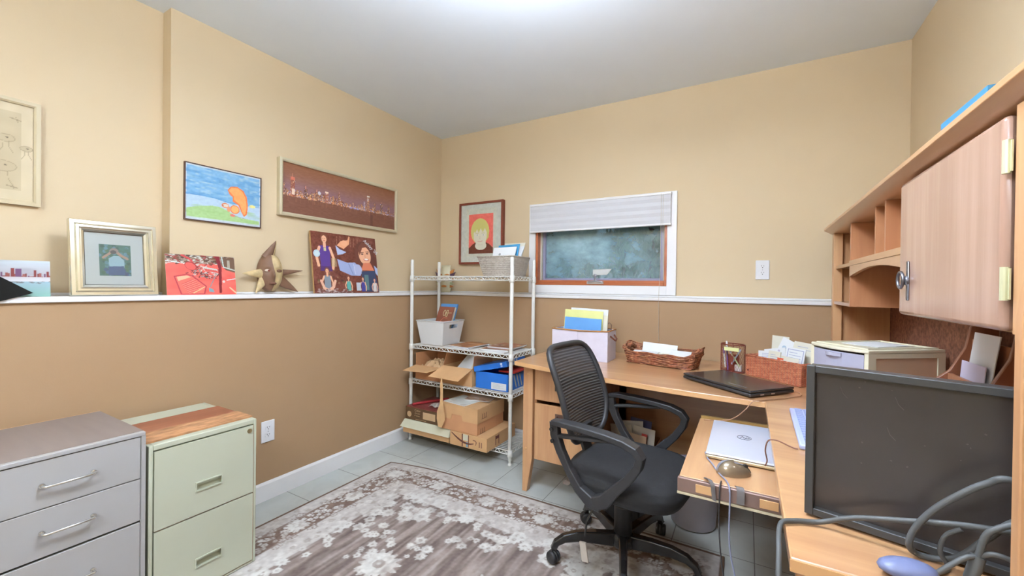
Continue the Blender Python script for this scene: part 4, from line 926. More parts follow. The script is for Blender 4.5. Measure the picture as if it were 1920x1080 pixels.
t = thing('lidded_box', 'tall kraft box with a notched lid stacked on the shipping carton', 'box', (-1.69, 2.39, .1935))
kx0, kx1, ky0, ky1 = -1.845, -1.533, 2.232, 2.565
obj('box_body', MB().box((kx0, ky0, .1937), (kx1, ky1, .36)), M_KR, t, bevel=.002)
l_ = MB(); e = .004; zz0, zz1, zn = .272, .366, .308
l_.box((kx0-e, ky0-e, zz1), (kx1+e, ky1+e, zz1+.004)); l_.box((kx0-e, ky1, zz0), (kx1+e, ky1+e, zz1)); l_.box((kx0-e, ky0, zz0), (kx0, ky1, zz1)); l_.box((kx1, ky0, zz0), (kx1+e, ky1, zz1))
l_.prism([(kx0-e, zz0), (kx0+.095, zz0), (kx0+.105, zn), (kx0+.185, zn), (kx0+.195, zz0), (kx1+e, zz0), (kx1+e, zz1), (kx0-e, zz1)], 'y', ky0-e, ky0)
obj('box_lid', l_, M_KR2, t)
Mk = face_M((kx1+.0045, ky0+.02, 0), (0, 1, 0), (0, 0, 1)); pr_ = MB()
for (a, zc) in ((.015, .312), (.0, .215)):
    off = .0 if zc > .26 else -.004
    for k in range(3): pr_.prism([(a+.014+k*.022, zc-.016), (a+.02+k*.022, zc-.016), (a+.026+k*.022, zc+.016), (a+.02+k*.022, zc+.016)], 'z', off, off+.0005, Mk)
    pr_.prism([(a+.01, zc-.02), (a+.075, zc-.02), (a+.075, zc-.017), (a+.01, zc-.017)], 'z', off, off+.0005, Mk)
obj('side_print', pr_, mat('faded brown ink', (128, 90, 62), .6), t)
z = .3705
magazine('white sheet lying on the notched kraft box lid', -1.73, 2.35, z, -.15, .2, .2, .004, [(220, 222, 214), (214, 216, 206), (206, 200, 190)], 21, 'papers on the kraft box')
magazine('tan and rose leaflet overlapping the white sheet on the kraft box', -1.655, 2.445, z+.0055, .25, .19, .15, .004, [(196, 160, 128), (206, 190, 170), (150, 96, 80), (214, 200, 190)], 22, 'papers on the kraft box')
hp = [(-1.815, 2.205, .556), (-1.812, 2.20, .5), (-1.806, 2.196, .43), (-1.806, 2.195, .37), (-1.812, 2.195, .32), (-1.808, 2.194, .27), (-1.815, 2.193, .215)]
tag(obj('hanging_paper', MB().ribbon(hp, [.006, .022, .02, .028, .058, .068, .03], .003, (1, .1, 0)), mat('kraft tissue pale', (206, 166, 118), .8, var=.1), bevel=.001), 'torn strip of brown paper hanging from the carton flap', 'paper strip')
# ================================================================== corner desk, hutch, cabinets
M_WV = wood('maple veneer upright', (188, 138, 96), (212, 166, 120), 'Z')
M_WH = wood('maple veneer lengthwise', (180, 132, 92), (204, 158, 112), 'X', .3, .8)
M_WHY = wood('maple veneer along return', (184, 138, 98), (204, 160, 116), 'Y', .28, .4)
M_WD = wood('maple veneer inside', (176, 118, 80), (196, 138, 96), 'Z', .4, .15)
M_EDG = wood('edge band', (208, 160, 108), (220, 174, 124), 'X', .4, .2)
M_BR = mat('antique bronze', (120, 96, 86), .35, metal=.8, var=.15, scale=40)
M_PEW = mat('antique pewter', (128, 130, 140), .3, metal=.9, var=.12, scale=50)
ZD = .755
fr = [(-1.157, 2.058), (-1.0, 2.012), (-.85, 1.972), (-.70, 1.94), (-.568, 1.915), (-.43, 1.893), (-.3, 1.876), (-.15, 1.862), (-.01, 1.854), (.064, 1.852)]
dk = thing('corner_desk', 'light maple corner desk with curved front and pull-out keyboard tray', 'desk', (-.2, 2.3, 0))
obj('desktop', MB().prism(fr+[(.066, .802), (.615, .802), (.615, 2.715), (-1.157, 2.715)], 'z', .7305, ZD), M_WH, dk, bevel=.0025)
ed = MB(); ed.ribbon([(x, y-.0004, .7427) for x, y in fr], .019, .002, (0, 0, 1)); 
obj('edge_band', ed, M_EDG, dk); obj('edge_band', MB().box((.0655, .80, .7335), (.614, .8018, .7525)), M_EDG, dk)
# legs of the pedestal, tapering on the inner side
def leg(x0, x1, y0, y1, inner):
    xa = (x0, x0+.03) if inner > 0 else (x1-.03, x1)
    return MB().prism([(xa[0], 0), (xa[1], 0), (x1, .2), (x1, .73), (x0, .73), (x0, .2)], 'y', y0, y1)
for (x0, x1, y0, y1, s) in ((-1.121, -1.060, 2.098, 2.138, 1), (-.700, -.650, 2.10, 2.138, -1), (-1.121, -1.060, 2.60, 2.64, 1), (-.700, -.650, 2.60, 2.64, -1)):
    l_ = obj('leg', leg(x0, x1, y0, y1, s), M_WV, dk, bevel=.003)
    for z in (.68, .25): obj('dowel_cap', MB().ell(((x0+x1)/2+(.0 if z > .5 else -.01*s), y0, z), (.008, .003, .008), 12, 8), M_EDG, l_)
obj('pedestal_body', MB().box((-1.0595, 2.125, .19), (-1.045, 2.6, .73)).box((-.715, 2.125, .19), (-.7005, 2.6, .73)).box((-1.045, 2.13, .19), (-.715, 2.6, .205)).box((-1.045, 2.585, .205), (-.715, 2.6, .73)), M_WV, dk)
def drawer(z0, z1, hz):
    d = obj('drawer', MB().box((-1.050, 2.106, z0), (-.709, 2.124, z1)).box((-1.03, 2.124, z0+.02), (-.73, 2.5, z1-.05)), M_WV, dk, bevel=.003)
    h = MB(); h.box((-.922, 2.1035, hz-.021), (-.842, 2.1055, hz+.021))
    hd = obj('pull_plate', h, M_BR, d, bevel=.001)
    rg = MB(); rg.tube([(-.882+.027*cos(a), 2.095-.004*abs(sin(a)), hz+.004-.019*abs(sin(a))) for a in np.linspace(0, pi, 14)], .0032, 8); rg.ell((-.911, 2.099, hz+.006), (.006, .006, .006), 10, 6); rg.ell((-.853, 2.099, hz+.006), (.006, .006, .006), 10, 6)
    obj('pull_ring', rg, M_BR, d)
drawer(.538, .712, .625); drawer(.196, .517, .456)
obj('back_panel', MB().box((-.70, 2.60, .06), (.60, 2.618, .73)), M_WH, dk)
obj('side_panel', MB().box((.585, .85, .03), (.603, 2.6, .73)), M_WV, dk)
obj('end_panel', MB().prism([(.10, 0), (.585, 0), (.585, .73), (.075, .73), (.075, .2)], 'y', .815, .833), M_WV, dk, bevel=.002)
# pull-out tray
tr = obj('keyboard_tray', MB().box((-.163, 1.262, .634), (.42, 1.862, .6515)), M_WHY, dk, bevel=.002)
M_RAIL = mat('brown rail', (138, 112, 102), .4, metal=.3, var=.06); M_BRS = mat('brass rail', (178, 150, 96), .35, metal=.6)
obj('tray_rail', MB().box((-.166, 1.248, .612), (.42, 1.2605, .652)), M_RAIL, tr, bevel=.003)
for x in (-.118, .035): obj('rail_pad', MB().box((x, 1.2455, .620), (x+.042, 1.248, .643)), M_EDG, tr, bevel=.001)
obj('tray_lip', MB().box((-.166, 1.246, .606), (.42, 1.2605, .6115)), mat('cream lip', (204, 190, 160), .4), tr)
obj('tray_rail', MB().box((-.16, 1.8635, .634), (.42, 1.876, .662)), M_BRS, tr)
for y in (1.256, 1.87): obj('tray_hanger', MB().box((.25, y-.004, .652), (.3, y+.004, .7305)), M_RAIL, tr)

# --- hutch
hu = thing('desk_hutch', 'maple hutch with open cubbies, arched shelf and one hinged door', 'hutch', (.48, 1.75, ZD))
M_CK = mat('cork board', (138, 92, 70), .9, var=.4, scale=75, bump=.5, bscale=110)
def fx(y): return .360+(y-.94)*.0139            # the fronts, very slightly out of square with the wall
zl = .7555
sp = MB(); sp.prism([(.415, 2.655), (.605, 2.655), (.605, 2.672), (.415, 2.672)], 'z', zl, 1.474); sp.box((.378, 2.628, zl), (.4145, 2.672, 1.474))
obj('side_panel', sp, M_WV, hu, bevel=.001)
near = [(.322, zl), (.605, zl), (.605, 1.474), (.352, 1.474), (.352, 1.34), (.345, 1.285), (.335, 1.235), (.326, 1.19), (.322, 1.15)]
obj('side_panel', MB().prism(near, 'y', .822, .842), M_WV, hu, bevel=.002)
obj('stile', MB().box((.352, .8425, 1.125), (.60, .925, 1.474)), M_WV, hu)
def cr_(x0, x1, z): return None
yN, yF = .80, 2.69
crown = lambda y: .3245+(y-.83)*.0105
c_ = MB()
secN = [(crown(yN), 1.4965), (crown(yN), 1.508), (.607, 1.508), (.607, 1.4745), (crown(yN)+.036, 1.4745)]
secF = [(crown(yF), 1.4965), (crown(yF), 1.508), (.607, 1.508), (.607, 1.4745), (crown(yF)+.036, 1.4745)]
c_.add([(x, yN, z) for x, z in secN]+[(x, yF, z) for x, z in secF], [tuple(range(5)), tuple(range(5, 10))[::-1]]+[(i, 5+i, 5+(i+1) % 5, (i+1) % 5) for i in range(5)])
obj('crown', c_, M_WHY, hu, bevel=.001)
obj('pinboard', MB().box((.6055, .842, zl), (.612, 2.655, 1.12)), M_CK, hu)
obj('back_panel', MB().box((.6055, .842, 1.121), (.612, 2.655, 1.474)), M_WD, hu)
zs0 = 1.117
obj('divider', MB().box((fx(2.24), 2.232, zs0), (.605, 2.247, 1.474)), M_WD, hu, bevel=.001)
for y in (1.84, 1.715): obj('divider', MB().box((fx(y)+.004, y-.007, 1.3135), (.605, y+.007, 1.474)), M_WD, hu)
obj('divider', MB().box((fx(1.455), 1.456, 1.125), (.605, 1.471, 1.474)), M_WD, hu)
obj('shelf', MB().box((fx(2.45)+.006, 2.2475, 1.294), (.605, 2.6545, 1.309)), M_WHY, hu)
obj('shelf', MB().box((fx(2.45), 2.2475, zs0), (.605, 2.6545, zs0+.014)), M_WHY, hu)
obj('shelf', MB().box((fx(1.85), 1.4715, 1.292), (.605, 2.2315, 1.313)), M_WHY, hu, bevel=.001)
n = 16; y0, y1 = 1.472, 2.2315
arch = [(y0, 1.2915), (y1, 1.2915)]+[(y1+(y0-y1)*k/n, 1.246+.028*sin(pi*k/n)) for k in range(n+1)]
obj('arch_valance', MB().prism(arch, 'x', fx(1.85)+.002, fx(1.85)+.017), M_WHY, hu)
obj('cabinet_floor', MB().box((.366, .9255, 1.125), (.605, 1.4555, 1.14)), M_WHY, hu)
# door with bevelled edge, hinges and a ring pull
M_DOOR = wood('maple door sheen tint', (168, 132, 112), (188, 152, 132), 'Z', .25, .6)  # cool window reflection put into the colour, greyer than the other maple
dr = obj('door', MB().box((.3465, .945, 1.127), (.3650, 1.452, 1.468)), M_DOOR, hu, bevel=.012, seg=3)
hm = MB(); hm.box((.3425, 1.368, 1.165), (.3460, 1.381, 1.262)); hm.ell((.3425, 1.3745, 1.214), (.006, .010, .012), 12, 8)
obj('pull_plate', hm, M_PEW, dr, bevel=.002)
obj('pull_ring', MB().tube([(.335, 1.392+.021*cos(a), 1.216+.020*sin(a)) for a in np.linspace(0, 2*pi, 24, endpoint=False)], .0036, 8, closed=True), M_PEW, dr)
M_HNG = mat('pale brass', (206, 206, 168), .35, metal=.25, var=.05)
for z in (1.373, 1.176):
    hg = MB(); hg.cyl((.346, .934, z), .0055, .052, 14); hg.box((.3475, .925, z+.002), (.3495, .9445, z+.05)); obj('hinge', hg, M_HNG, dr)
t = MB().box((.352, .953, 1.5088), (.56, 1.14, 1.5145)); 
tag(obj('book', MB().box((.331, .955, 1.5085), (.56, 1.14, 1.5225)), mat('blue cloth', (62, 132, 176), .5)), 'thin blue book lying flat on top of the hutch', 'book')

# --- grey drawer cabinet and cream file cabinet on the left
M_GY = mat('grey enamel', (166, 164, 162), .42, var=.015, scale=4); M_GT = mat('taupe laminate top', (134, 122, 116), .38, var=.05, scale=5, stretch=(1, 8, 1)); M_HN = mat('polished nickel', (214, 214, 210), .2, metal=.9)
t = thing('drawer_cabinet', 'grey metal cabinet with bar handled drawers in the left corner of view', 'cabinet', (-2.0, .413, 0))
gx0, gx1, gy0, gy1, gz = -2.226, -1.79, .228, .598, .671
b = MB(); b.box((gx0, gy0, .0125), (gx1-.004, gy0+.012, gz-.004)); b.box((gx0, gy1-.012, .0125), (gx1-.004, gy1, gz-.004)); b.box((gx0, gy0+.012, .0125), (gx0+.006, gy1-.012, gz-.004)); b.box((gx0, gy0+.012, .0125), (gx1-.01, gy1-.012, .03)); b.box((gx1-.004, gy0, .0125), (gx1, gy0+.011, gz-.013)); b.box((gx1-.004, gy1-.011, .0125), (gx1, gy1, gz-.013))
obj('cabinet_body', b, M_GY, t)
obj('top_rim', MB().box((gx1-.02, gy0, gz-.013), (gx1, gy1, gz)), M_GY, t, bevel=.002)
obj('top_panel', MB().box((gx0+.004, gy0, gz-.004), (gx1-.0205, gy1-.0, gz)), M_GT, t)
obj('top_edge', MB().box((gx0, gy0, gz-.004), (gx0+.0035, gy1, gz+.0005)), M_EDG, t)
def bar_handle(y, z, par):
    h = MB(); x = gx1+.022
    h.tube([(gx1-.002, y-.055, z), (x-.004, y-.0545, z), (x, y-.05, z), (x, y, z), (x, y+.05, z), (x-.004, y+.0545, z), (gx1-.002, y+.055, z)], .0042, 10)
    for s in (-1, 1): h.cyl((gx1-.002, y+s*.055, z), .007, .006, 14, Matrix.Rotation(R(90), 4, 'Y'))
    obj('bar_handle', h, M_HN, par)
for (z0, z1, hz) in ((.514, .655, .583), (.369, .511, .443), (.04, .362, .27)):
    d = obj('drawer', MB().box((gx1-.016, gy0+.013, z0), (gx1-.0035, gy1-.013, z1)).box((gx1-.38, gy0+.03, z0+.01), (gx1-.016, gy1-.03, z1-.03)), M_GY, t, bevel=.0015)
    bar_handle(.413, hz, d)
M_CF = mat('cream green enamel', (184, 187, 166), .4, var=.02, scale=5); M_RST = mat('rusty gap', (150, 96, 56), .7)
t = thing('file_cabinet', 'cream two-drawer steel file cabinet with rust-edged drawers', 'cabinet', (-2.0, .785, 0))
fx0, fx1, fy0, fy1, fz = -2.235, -1.79, .607, .966, .615
b = MB(); b.box((fx0, fy0, .0125), (fx1, fy0+.012, fz)); b.box((fx0, fy1-.012, .0125), (fx1, fy1, fz)); b.box((fx0, fy0+.012, fz-.02), (fx1, fy1-.012, fz)); b.box((fx0, fy0+.012, .0125), (fx0+.006, fy1-.012, fz-.02)); b.box((fx0, fy0+.012, .0125), (fx1, fy1-.012, .022))
obj('cabinet_body', b, M_CF, t, bevel=.003)
for (z0, z1, hz) in ((.312, .591, .416), (.027, .306, .128)):
    d = MB(); y0, y1 = .6215, .9515; xf_ = fx1+.003; xb = fx1-.013; ha, hb, hc, hd_ = .744, .836, hz-.018, hz+.018
    d.box((xb, y0, z0), (xf_, ha, z1)); d.box((xb, hb, z0), (xf_, y1, z1)); d.box((xb, ha, z0), (xf_, hb, hc)); d.box((xb, ha, hd_), (xf_, hb, z1)); d.box((fx1-.40, y0+.01, z0+.01), (xb, y1-.01, z1-.04))
    dd = obj('drawer', d, M_CF, t)
    obj('recessed_pull', ring(MB(), ha, hb, hc, hd_, .004, 0, .004).xf(Matrix(((0, 1, 0, xf_), (1, 0, 0, 0), (0, 0, 1, 0), (0, 0, 0, 1)))).box((xb+.001, ha, hc), (xb+.002, hb, hd_)).add([(xf_+.002, ha+.004, hd_-.004), (xf_+.002, hb-.004, hd_-.004), (xb+.006, hb-.004, hd_-.018), (xb+.006, ha+.004, hd_-.018)], [(0, 1, 2, 3)]), M_CF, dd)
    rs = MB(); rs.box((fx1-.004, y1+.0005, z0), (fx1+.0012, y1+.0022, z1)); rs.box((fx1-.004, y0, z0-.0022), (fx1+.0012, y1, z0-.0006))
    obj('rust_line', rs, M_RST, t)
lk = MB(); lk.cyl((fx1+.003, .936, .572), .009, .004, 20, Matrix.Rotation(R(90), 4, 'Y')); lk.box((fx1+.007, .9345, .567), (fx1+.0078, .9375, .577)); obj('lock', lk, mat('worn brass', (176, 158, 120), .35, metal=.7), t)
M_PLK = wood('red-brown plank', (142, 84, 58), (168, 108, 76), 'Y', .5, .1); M_OSB = mat('chipboard', (176, 128, 88), .85, var=.35, scale=60, stretch=(1, .35, 1), bump=.4, bscale=60)
tag(obj('wood_plank', MB().box((-2.105, fy0+.003, fz+.0005), (-1.945, fy1-.003, fz+.0045)), M_PLK), 'reddish-brown veneer strip lying across the cream file cabinet', 'plank')
tag(obj('wood_plank', MB().box((-1.942, fy0+.003, fz+.0005), (-1.822, fy1-.001, fz+.007)), M_OSB), 'rough chipboard strip lying along the front of the cream file cabinet', 'plank')

# --- rug
def rug():
    w, h = 392, 430; c = Cv(w, h, (150, 140, 132)); X0, X1, Y0, Y1 = -2.035, -.075, -.12, 2.03
    x = X0+(X1-X0)*c.U; y = Y1-(Y1-Y0)*c.V
    e = np.minimum(np.minimum(x-X0, X1-x), Y1-y)
    st = c.noise(150, 9, 3)*.6+c.noise(60, 24, 4)*.4
    def lerp(a, b, t): return np.array(a)*(1-t[..., None])+np.array(b)*t[..., None]
    fld = lerp((112, 98, 92), (158, 144, 136), np.clip((st-.3)*2.2, 0, 1))
    lt = lerp((176, 168, 162), (206, 202, 196), np.clip(c.noise(90, 100, 6)*.7+c.noise(30, 34, 7)*.3, 0, 1))
    mid = lerp((118, 98, 88), (140, 120, 108), c.noise(60, 60, 8))
    c.a = fld.copy()
    def band(a, b, col): m = (e >= a) & (e < b); c.a[m] = col[m]
    band(-1, .345, lt); band(.095, .215, mid)
    r3 = random.Random(21)
    def px(X, Y): return (X-X0)/(X1-X0), (Y1-Y)/(Y1-Y0)
    wht = (208, 206, 200); dist = c.noise(120, 130, 31)*.5+c.noise(40, 44, 32)*.5
    def flower(X, Y, r_, k=1., petals=6, dot=True, col=wht):
        u, v = px(X, Y); a0 = r3.uniform(0, 2)
        i0, i1 = max(0, int((u-.06)*w)), min(w, int((u+.06)*w)); j0, j1 = max(0, int((v-.06)*h)), min(h, int((v+.06)*h))
        if i0 >= i1 or j0 >= j1: return
        sub = (slice(j0, j1), slice(i0, i1)); dx = x[sub]-X; dy = y[sub]-Y; rr = np.hypot(dx, dy); th = np.arctan2(dy, dx)
        m = rr < r_*(.86+.14*np.cos(petals*th+a0)+.05*np.cos(3*th-a0)); bl = c.a[sub]; 
        fade = (k*np.clip(.35+1.1*dist[sub], 0, 1)*(1-.25*(np.sin(rr/r_*9) > .55)))[m][:, None]
        bl[m] = bl[m]*(1-fade)+np.array(col)*fade
        if dot: d_ = (rr < r_*.28) & (rr > r_*.1); bl[d_] = bl[d_]*.6+np.array((128, 112, 102))*.4
    def vine(pts, wd, col, k=.8): c.line([px(*p) for p in pts], wd, col, k)
    # dense flower chain in the dark band
    def along(fn, L, step, off, r_):
        s = 0
        while s < L:
            o = off+r3.uniform(-.04, .04); X, Y = fn(s, o)
            rr_ = r_*r3.uniform(.6, 1.15); flower(X, Y, rr_*1.35, .9, 6, False, (116, 96, 86)); flower(X, Y, rr_, 1., r3.choice((5, 6, 7))); s += step*r3.uniform(.5, 1.1)
    fl = lambda s, o: (X0+o, Y1-.1-s); ft = lambda s, o: (X0+.1+s, Y1-o); frr = lambda s, o: (X1-o, Y1-.1-s)
    for off in (.118, .155, .192):
        along(fl, 1.9,   .024, off, .0165); along(ft, 1.76,   .024, off, .0165); along(frr, 1.9,   .024, off, .0165)
    for k in range(7):
        flower(X0+.155, Y1-.16-.33*k, .055, .95, 12, False); flower(X0+.16+.33*k, Y1-.155, .055, .95, 12, False); flower(X1-.155, Y1-.16-.33*k, .055, .95, 12, False)
    # faint motifs in the light bands
    for k in range(520):
        s_ = r3.uniform(0, 1.85); o = r3.choice((r3.uniform(.03, .085), r3.uniform(.225, .335), r3.uniform(.225, .335))); X, Y = r3.choice((fl, ft, frr))(s_, o)
        flower(X, Y, r3.uniform(.006, .022), .6, 5, False, r3.choice(((150, 138, 130), (216, 212, 206), (160, 148, 138))))
    for a, b, k in ((.012, .0, 0), (.093, .096, .6), (.215, .219, .7), (.342, .346, .35)):
        m = (e >= a) & (e < b); c.a[m] = c.a[m]*(1-k)+np.array((122, 106, 96))*k
    # corner scrolls and field flowers
    for cx_, sx in ((X0+.345, 1), (X1-.345, -1)):
        for k in range(40):
            a = r3.uniform(0, pi/2); r_ = .1+.42*r3.random()**.8; X, Y = cx_+sx*r_*sin(a)*1.1, Y1-.345-r_*cos(a)*.8+.05
            if r_ < .33: flower(X, Y, r3.uniform(.02, .05), .85, r3.choice((6, 8, 10)), r3.random() < .3)
    for k in range(95):
        s_ = r3.uniform(.25, 1.85); X, Y = r3.choice((fl, ft, frr))(s_, .34+.09*r3.random()**2); flower(X, Y, r3.uniform(.016, .045), .95, r3.choice((5, 6, 8)), r3.random() < .6)
    for k in range(58):
        X, Y = r3.uniform(X0+.42, X1-.42), r3.uniform(Y0, Y1-.42); R0 = r3.uniform(.02, .05)
        for j in range(r3.randint(2, 6)): flower(X+r3.uniform(-.07, .07), Y+r3.uniform(-.05, .05), R0*r3.uniform(.5, 1), .85, r3.choice((5, 6, 8)))
    for (X, Y, r_) in ((-1.33, 1.22, .095), (-1.1, 1.17, .075), (-.88, 1.33, .07), (-.62, 1.12, .06), (-1.0, .85, .11), (-1.45, .9, .07)): flower(X, Y, r_, .92, 14, True); 
    wear = np.clip((c.noise(110, 14, 14)-.62)*3, 0, .6); c.a = c.a*(1-wear[..., None]*.5)+np.array((176, 168, 162))*wear[..., None]*.5
    m = e < .013; c.a[m] = (112, 92, 78); c.mottle(200, 220, 7, 15)
    def pt(u, v): 
        X = X0+(X1-X0)*u; Y = Y1-(Y1-Y0)*v
        k = max(0, 1-(X-X0)/.5)*max(0, 1-v*3); return (X+.0, Y-.07*k*k, .0105+.0006*sin(60*u)*sin(50*v))
    t = thing('area_rug', 'faded grey-brown floral rug with a pale border on the tiled floor', 'rug', (-1.05, .95, 0))
    paint_mesh('rug_pile', c, pt, attr_mat('rug pile', .95, 0, .1), t)
    rim_ = MB(); n = 40
    top = [pt(k/n, 0) for k in range(n+1)]; lf = [pt(0, k/n) for k in range(n+1)]; rg = [pt(1, k/n) for k in range(n+1)]; bt = [pt(k/n, 1) for k in range(n+1)]
    loop = top+rg[1:]+bt[::-1][1:]+lf[::-1][1:-1]
    rim_.tube([(p[0], p[1], .0055) for p in loop], .0052, 8, closed=True)
    obj('binding', rim_, mat('brown binding', (120, 94, 72), .9), t)
    obj('rug_backing', MB().box((X0+.003, Y0+.003, .0008), (X1-.003, Y1-.08, .006)), M_KIN, t)
rug()
# ================================================================== office chair (built facing +X, then turned into place)
M_CB = mat('black nylon', (46, 46, 48), .42, var=.06); M_CS = mat('black fabric', (38, 38, 40), .8, var=.12, scale=60, bump=.25, bscale=400); M_CM = mat('black enamel steel', (34, 33, 33), .25, var=.05, coat=.3)
def mesh_mat():
    m, nt, b = newmat('ribbed black mesh'); N, Lk = nt.nodes, nt.links
    tc = N.new('ShaderNodeTexCoord'); sp = N.new('ShaderNodeSeparateXYZ'); Lk.new(tc.outputs['Object'], sp.inputs[0])
    mu = N.new('ShaderNodeMath'); mu.operation = 'MULTIPLY'; mu.inputs[1].default_value = 2*pi/.0115; Lk.new(sp.outputs['Z'], mu.inputs[0])
    sn = N.new('ShaderNodeMath'); sn.operation = 'SINE'; Lk.new(mu.outputs[0], sn.inputs[0])
    mr = N.new('ShaderNodeMapRange'); mr.inputs[1].default_value = -.3; mr.inputs[2].default_value = .75; mr.inputs[3].default_value = .07; mr.inputs[4].default_value = .0; Lk.new(sn.outputs[0], mr.inputs[0])
    cr = N.new('ShaderNodeMapRange'); cr.inputs[1].default_value = -1; cr.inputs[2].default_value = 1; cr.inputs[3].default_value = .012; cr.inputs[4].default_value = .075; Lk.new(sn.outputs[0], cr.inputs[0])
    cb = N.new('ShaderNodeCombineColor'); [Lk.new(cr.outputs[0], cb.inputs[i]) for i in range(3)]; Lk.new(cb.outputs[0], b.inputs['Base Color']); b.inputs['Roughness'].default_value = .6
    bp = N.new('ShaderNodeBump'); bp.inputs['Strength'].default_value = .6; bp.inputs['Distance'].default_value = .002; Lk.new(sn.outputs[0], bp.inputs['Height']); Lk.new(bp.outputs[0], b.inputs['Normal'])
    tr = N.new('ShaderNodeBsdfTransparent'); mx = N.new('ShaderNodeMixShader'); Lk.new(mr.outputs[0], mx.inputs[0]); Lk.new(b.outputs[0], mx.inputs[1]); Lk.new(tr.outputs[0], mx.inputs[2])
    Lk.new(mx.outputs[0], N['Material Output'].inputs['Surface']); return m
M_NET = mesh_mat()
CH = place((-.45, 1.768, .0128), R(-8))
UP = Matrix.Translation((.043, -.078, .0535)) @ Matrix.Scale(.955, 4)
ch = thing('office_chair', 'black mesh-back swivel office chair with loop armrests at the desk', 'chair', M=CH)
K = dict(world=False)
# seat cushion
def seat(u, v):
    a = 2*pi*u; n_ = 3.2; ca, sa = cos(a), sin(a); r_ = (abs(ca)**n_+abs(sa)**n_)**(-1/n_)
    prof = [(0, .452), (.55, .452), (.82, .448), (.95, .434), (1.0, .408), (.99, .382), (.94, .358), (.6, .35), (0, .35)]
    f = v*(len(prof)-1); i = min(int(f), len(prof)-2); q = f-i; rr = prof[i][0]*(1-q)+prof[i+1][0]*q; z = prof[i][1]*(1-q)+prof[i+1][1]*q
    x, y = r_*ca*rr, r_*sa*rr
    z += -.03*max(0, x-.55)**1.5*2 - .008*(1-y*y)*(1 if v < .4 else 0)*max(0, 1-x*x)
    return (.022+.238*x, .25*y, z)
obj('seat', MB().grid(seat, 48, 32).xf(UP), M_CS, ch, **K, weld=True)
# backrest frame and mesh: leaning back, gently curved
def bp_(u, v): 
    """u -1..1 across, v 0..1 up"""
    z = .50+.40*v; x = -.165-.115*v-.02*v*v+.02*sin(pi*v)+.022*(u*u-1)*(1-.3*v)
    return Vector((x, u*(.184+.008*sin(pi*v)), z))
def outline(n=64):
    P = []
    for k in range(n):
        a = 2*pi*k/n; q = 6.0; ca, sa = cos(a), sin(a); r_ = (abs(ca)**q+abs(sa)**q)**(-1/q); P.append((r_*ca, .5+.5*r_*sa))
    return P
obj('backrest_frame', MB().tube([bp_(u*(1 if v > .3 else .82+.6*v), v) for u, v in outline()], .0145, 10, closed=True).xf(UP), M_CB, ch, **K)
def netp(u, v):
    uu = (2*u-1); q = 6.0; lim = (1-abs(2*v-1)**q)**(1/q)*.985; return bp_(uu*lim*(1 if v > .3 else .82+.6*v), .012+.976*v)
obj('backrest_mesh', MB().grid(netp, 20, 30).xf(UP), M_NET, ch, **K)
obj('lumbar_bar', MB().ribbon([bp_(u, .60)+Vector((-.022, 0, 0)) for u in np.linspace(-.95, .95, 11)],   .03, .008, (0, 0, 1)).xf(UP), M_CB, ch, **K)
sp = MB(); sp.ribbon([(-.185, 0, .56), (-.2, 0, .48), (-.17, 0, .40), (-.08, 0, .345), (.0, 0, .335)], .07, .014, (0, 1, 0))
obj('back_spine', sp.xf(UP), M_CB, ch, **K)
# loop armrests
for s in (-1, 1):
    y = .277*s
    am = MB()
    am.ribbon([(-.20, y*.97, .628), (-.16, y, .633), (-.08, y, .632), (.03, y, .627), (.10, y, .618), (.145, y, .602), (.163, y, .578), (.155, y, .545), (.12, y, .49), (.07, y, .435), (.03, y*.98, .385), (-.01, y*.96, .362)], [.04, .048, .052, .052, .05, .046, .04, .034, .034, .036, .04, .04], [.02, .022, .023, .023, .025, .027, .03, .03, .032, .038, .05, .05], (0, 1, 0))
    am.ribbon([(-.195, y*.97, .63), (-.19, y*.97, .58), (-.165, y*.97, .52), (-.125, y*.97, .455), (-.08, y*.97, .395), (-.03, y*.96, .362), (.01, y*.96, .36)], [.03, .032, .032, .032, .034, .04, .04], [.036, .038, .032, .03, .036, .048, .048], (0, 1, 0))
    am.ribbon([(-.185, y*.97, .575), (-.1, y, .59), (-.02, y, .6), (.05, y, .612)], .028, .015, (0, 1, 0))
    ao = obj('armrest', am.xf(UP), M_CB, ch, bevel=.004, **K)
    for (x, z) in ((-.197, .603), (-.192, .558)):
        bl_ = MB(); bl_.cyl((x, y*.97-s*.0 + (-.02 if s < 0 else .0135), z), .008, .006, 12, Matrix.Rotation(R(90 if s < 0 else -90), 4, 'X'))
        obj('bolt', bl_.xf(UP), M_CM, ao, **K)
    obj('arm_bracket', MB().box((-.03, min(y*.96, s*.1), .342), (.03, max(y*.96, s*.1), .351)).xf(UP), M_CM, ch, **K)
# mechanism, column, base
obj('tilt_mechanism', MB().box((-.1, -.075, .30), (.09, .075, .35)).xf(UP), M_CM, ch, bevel=.006, **K)
obj('gas_column', MB().lathe([(.0001, .09), (.0375, .09), (.0375, .235), (.039, .238), (.039, .245), (.03, .247), (.03, .35), (.0001, .35)], (0, 0, 0), 28), M_CB, ch, **K)
lv = MB(); lv.tube([(-.02, -.07, .32), (-.06, -.15, .29), (-.085, -.18, .22), (-.09, -.185, .16)], .004, 8)
lo = obj('tilt_lever', lv.xf(Matrix.Translation((.02,-.03,.02))), M_CM, ch, **K)
obj('lever_tag', MB().box((-.108, -.189, .09), (-.08, -.182, .165), Matrix.Rotation(R(-10), 4, 'Y') @ Matrix.Translation((.02, 0, -.015))).xf(Matrix.Translation((.02,-.03,.02))), mat('clear tag', (204, 196, 186), .3), lo, **K)
obj('base_hub', MB().lathe([(.0001, .07), (.045, .07), (.052, .085), (.05, .115), (.042, .125), (.0001, .125)], (0, 0, 0), 28), M_CM, ch, **K)
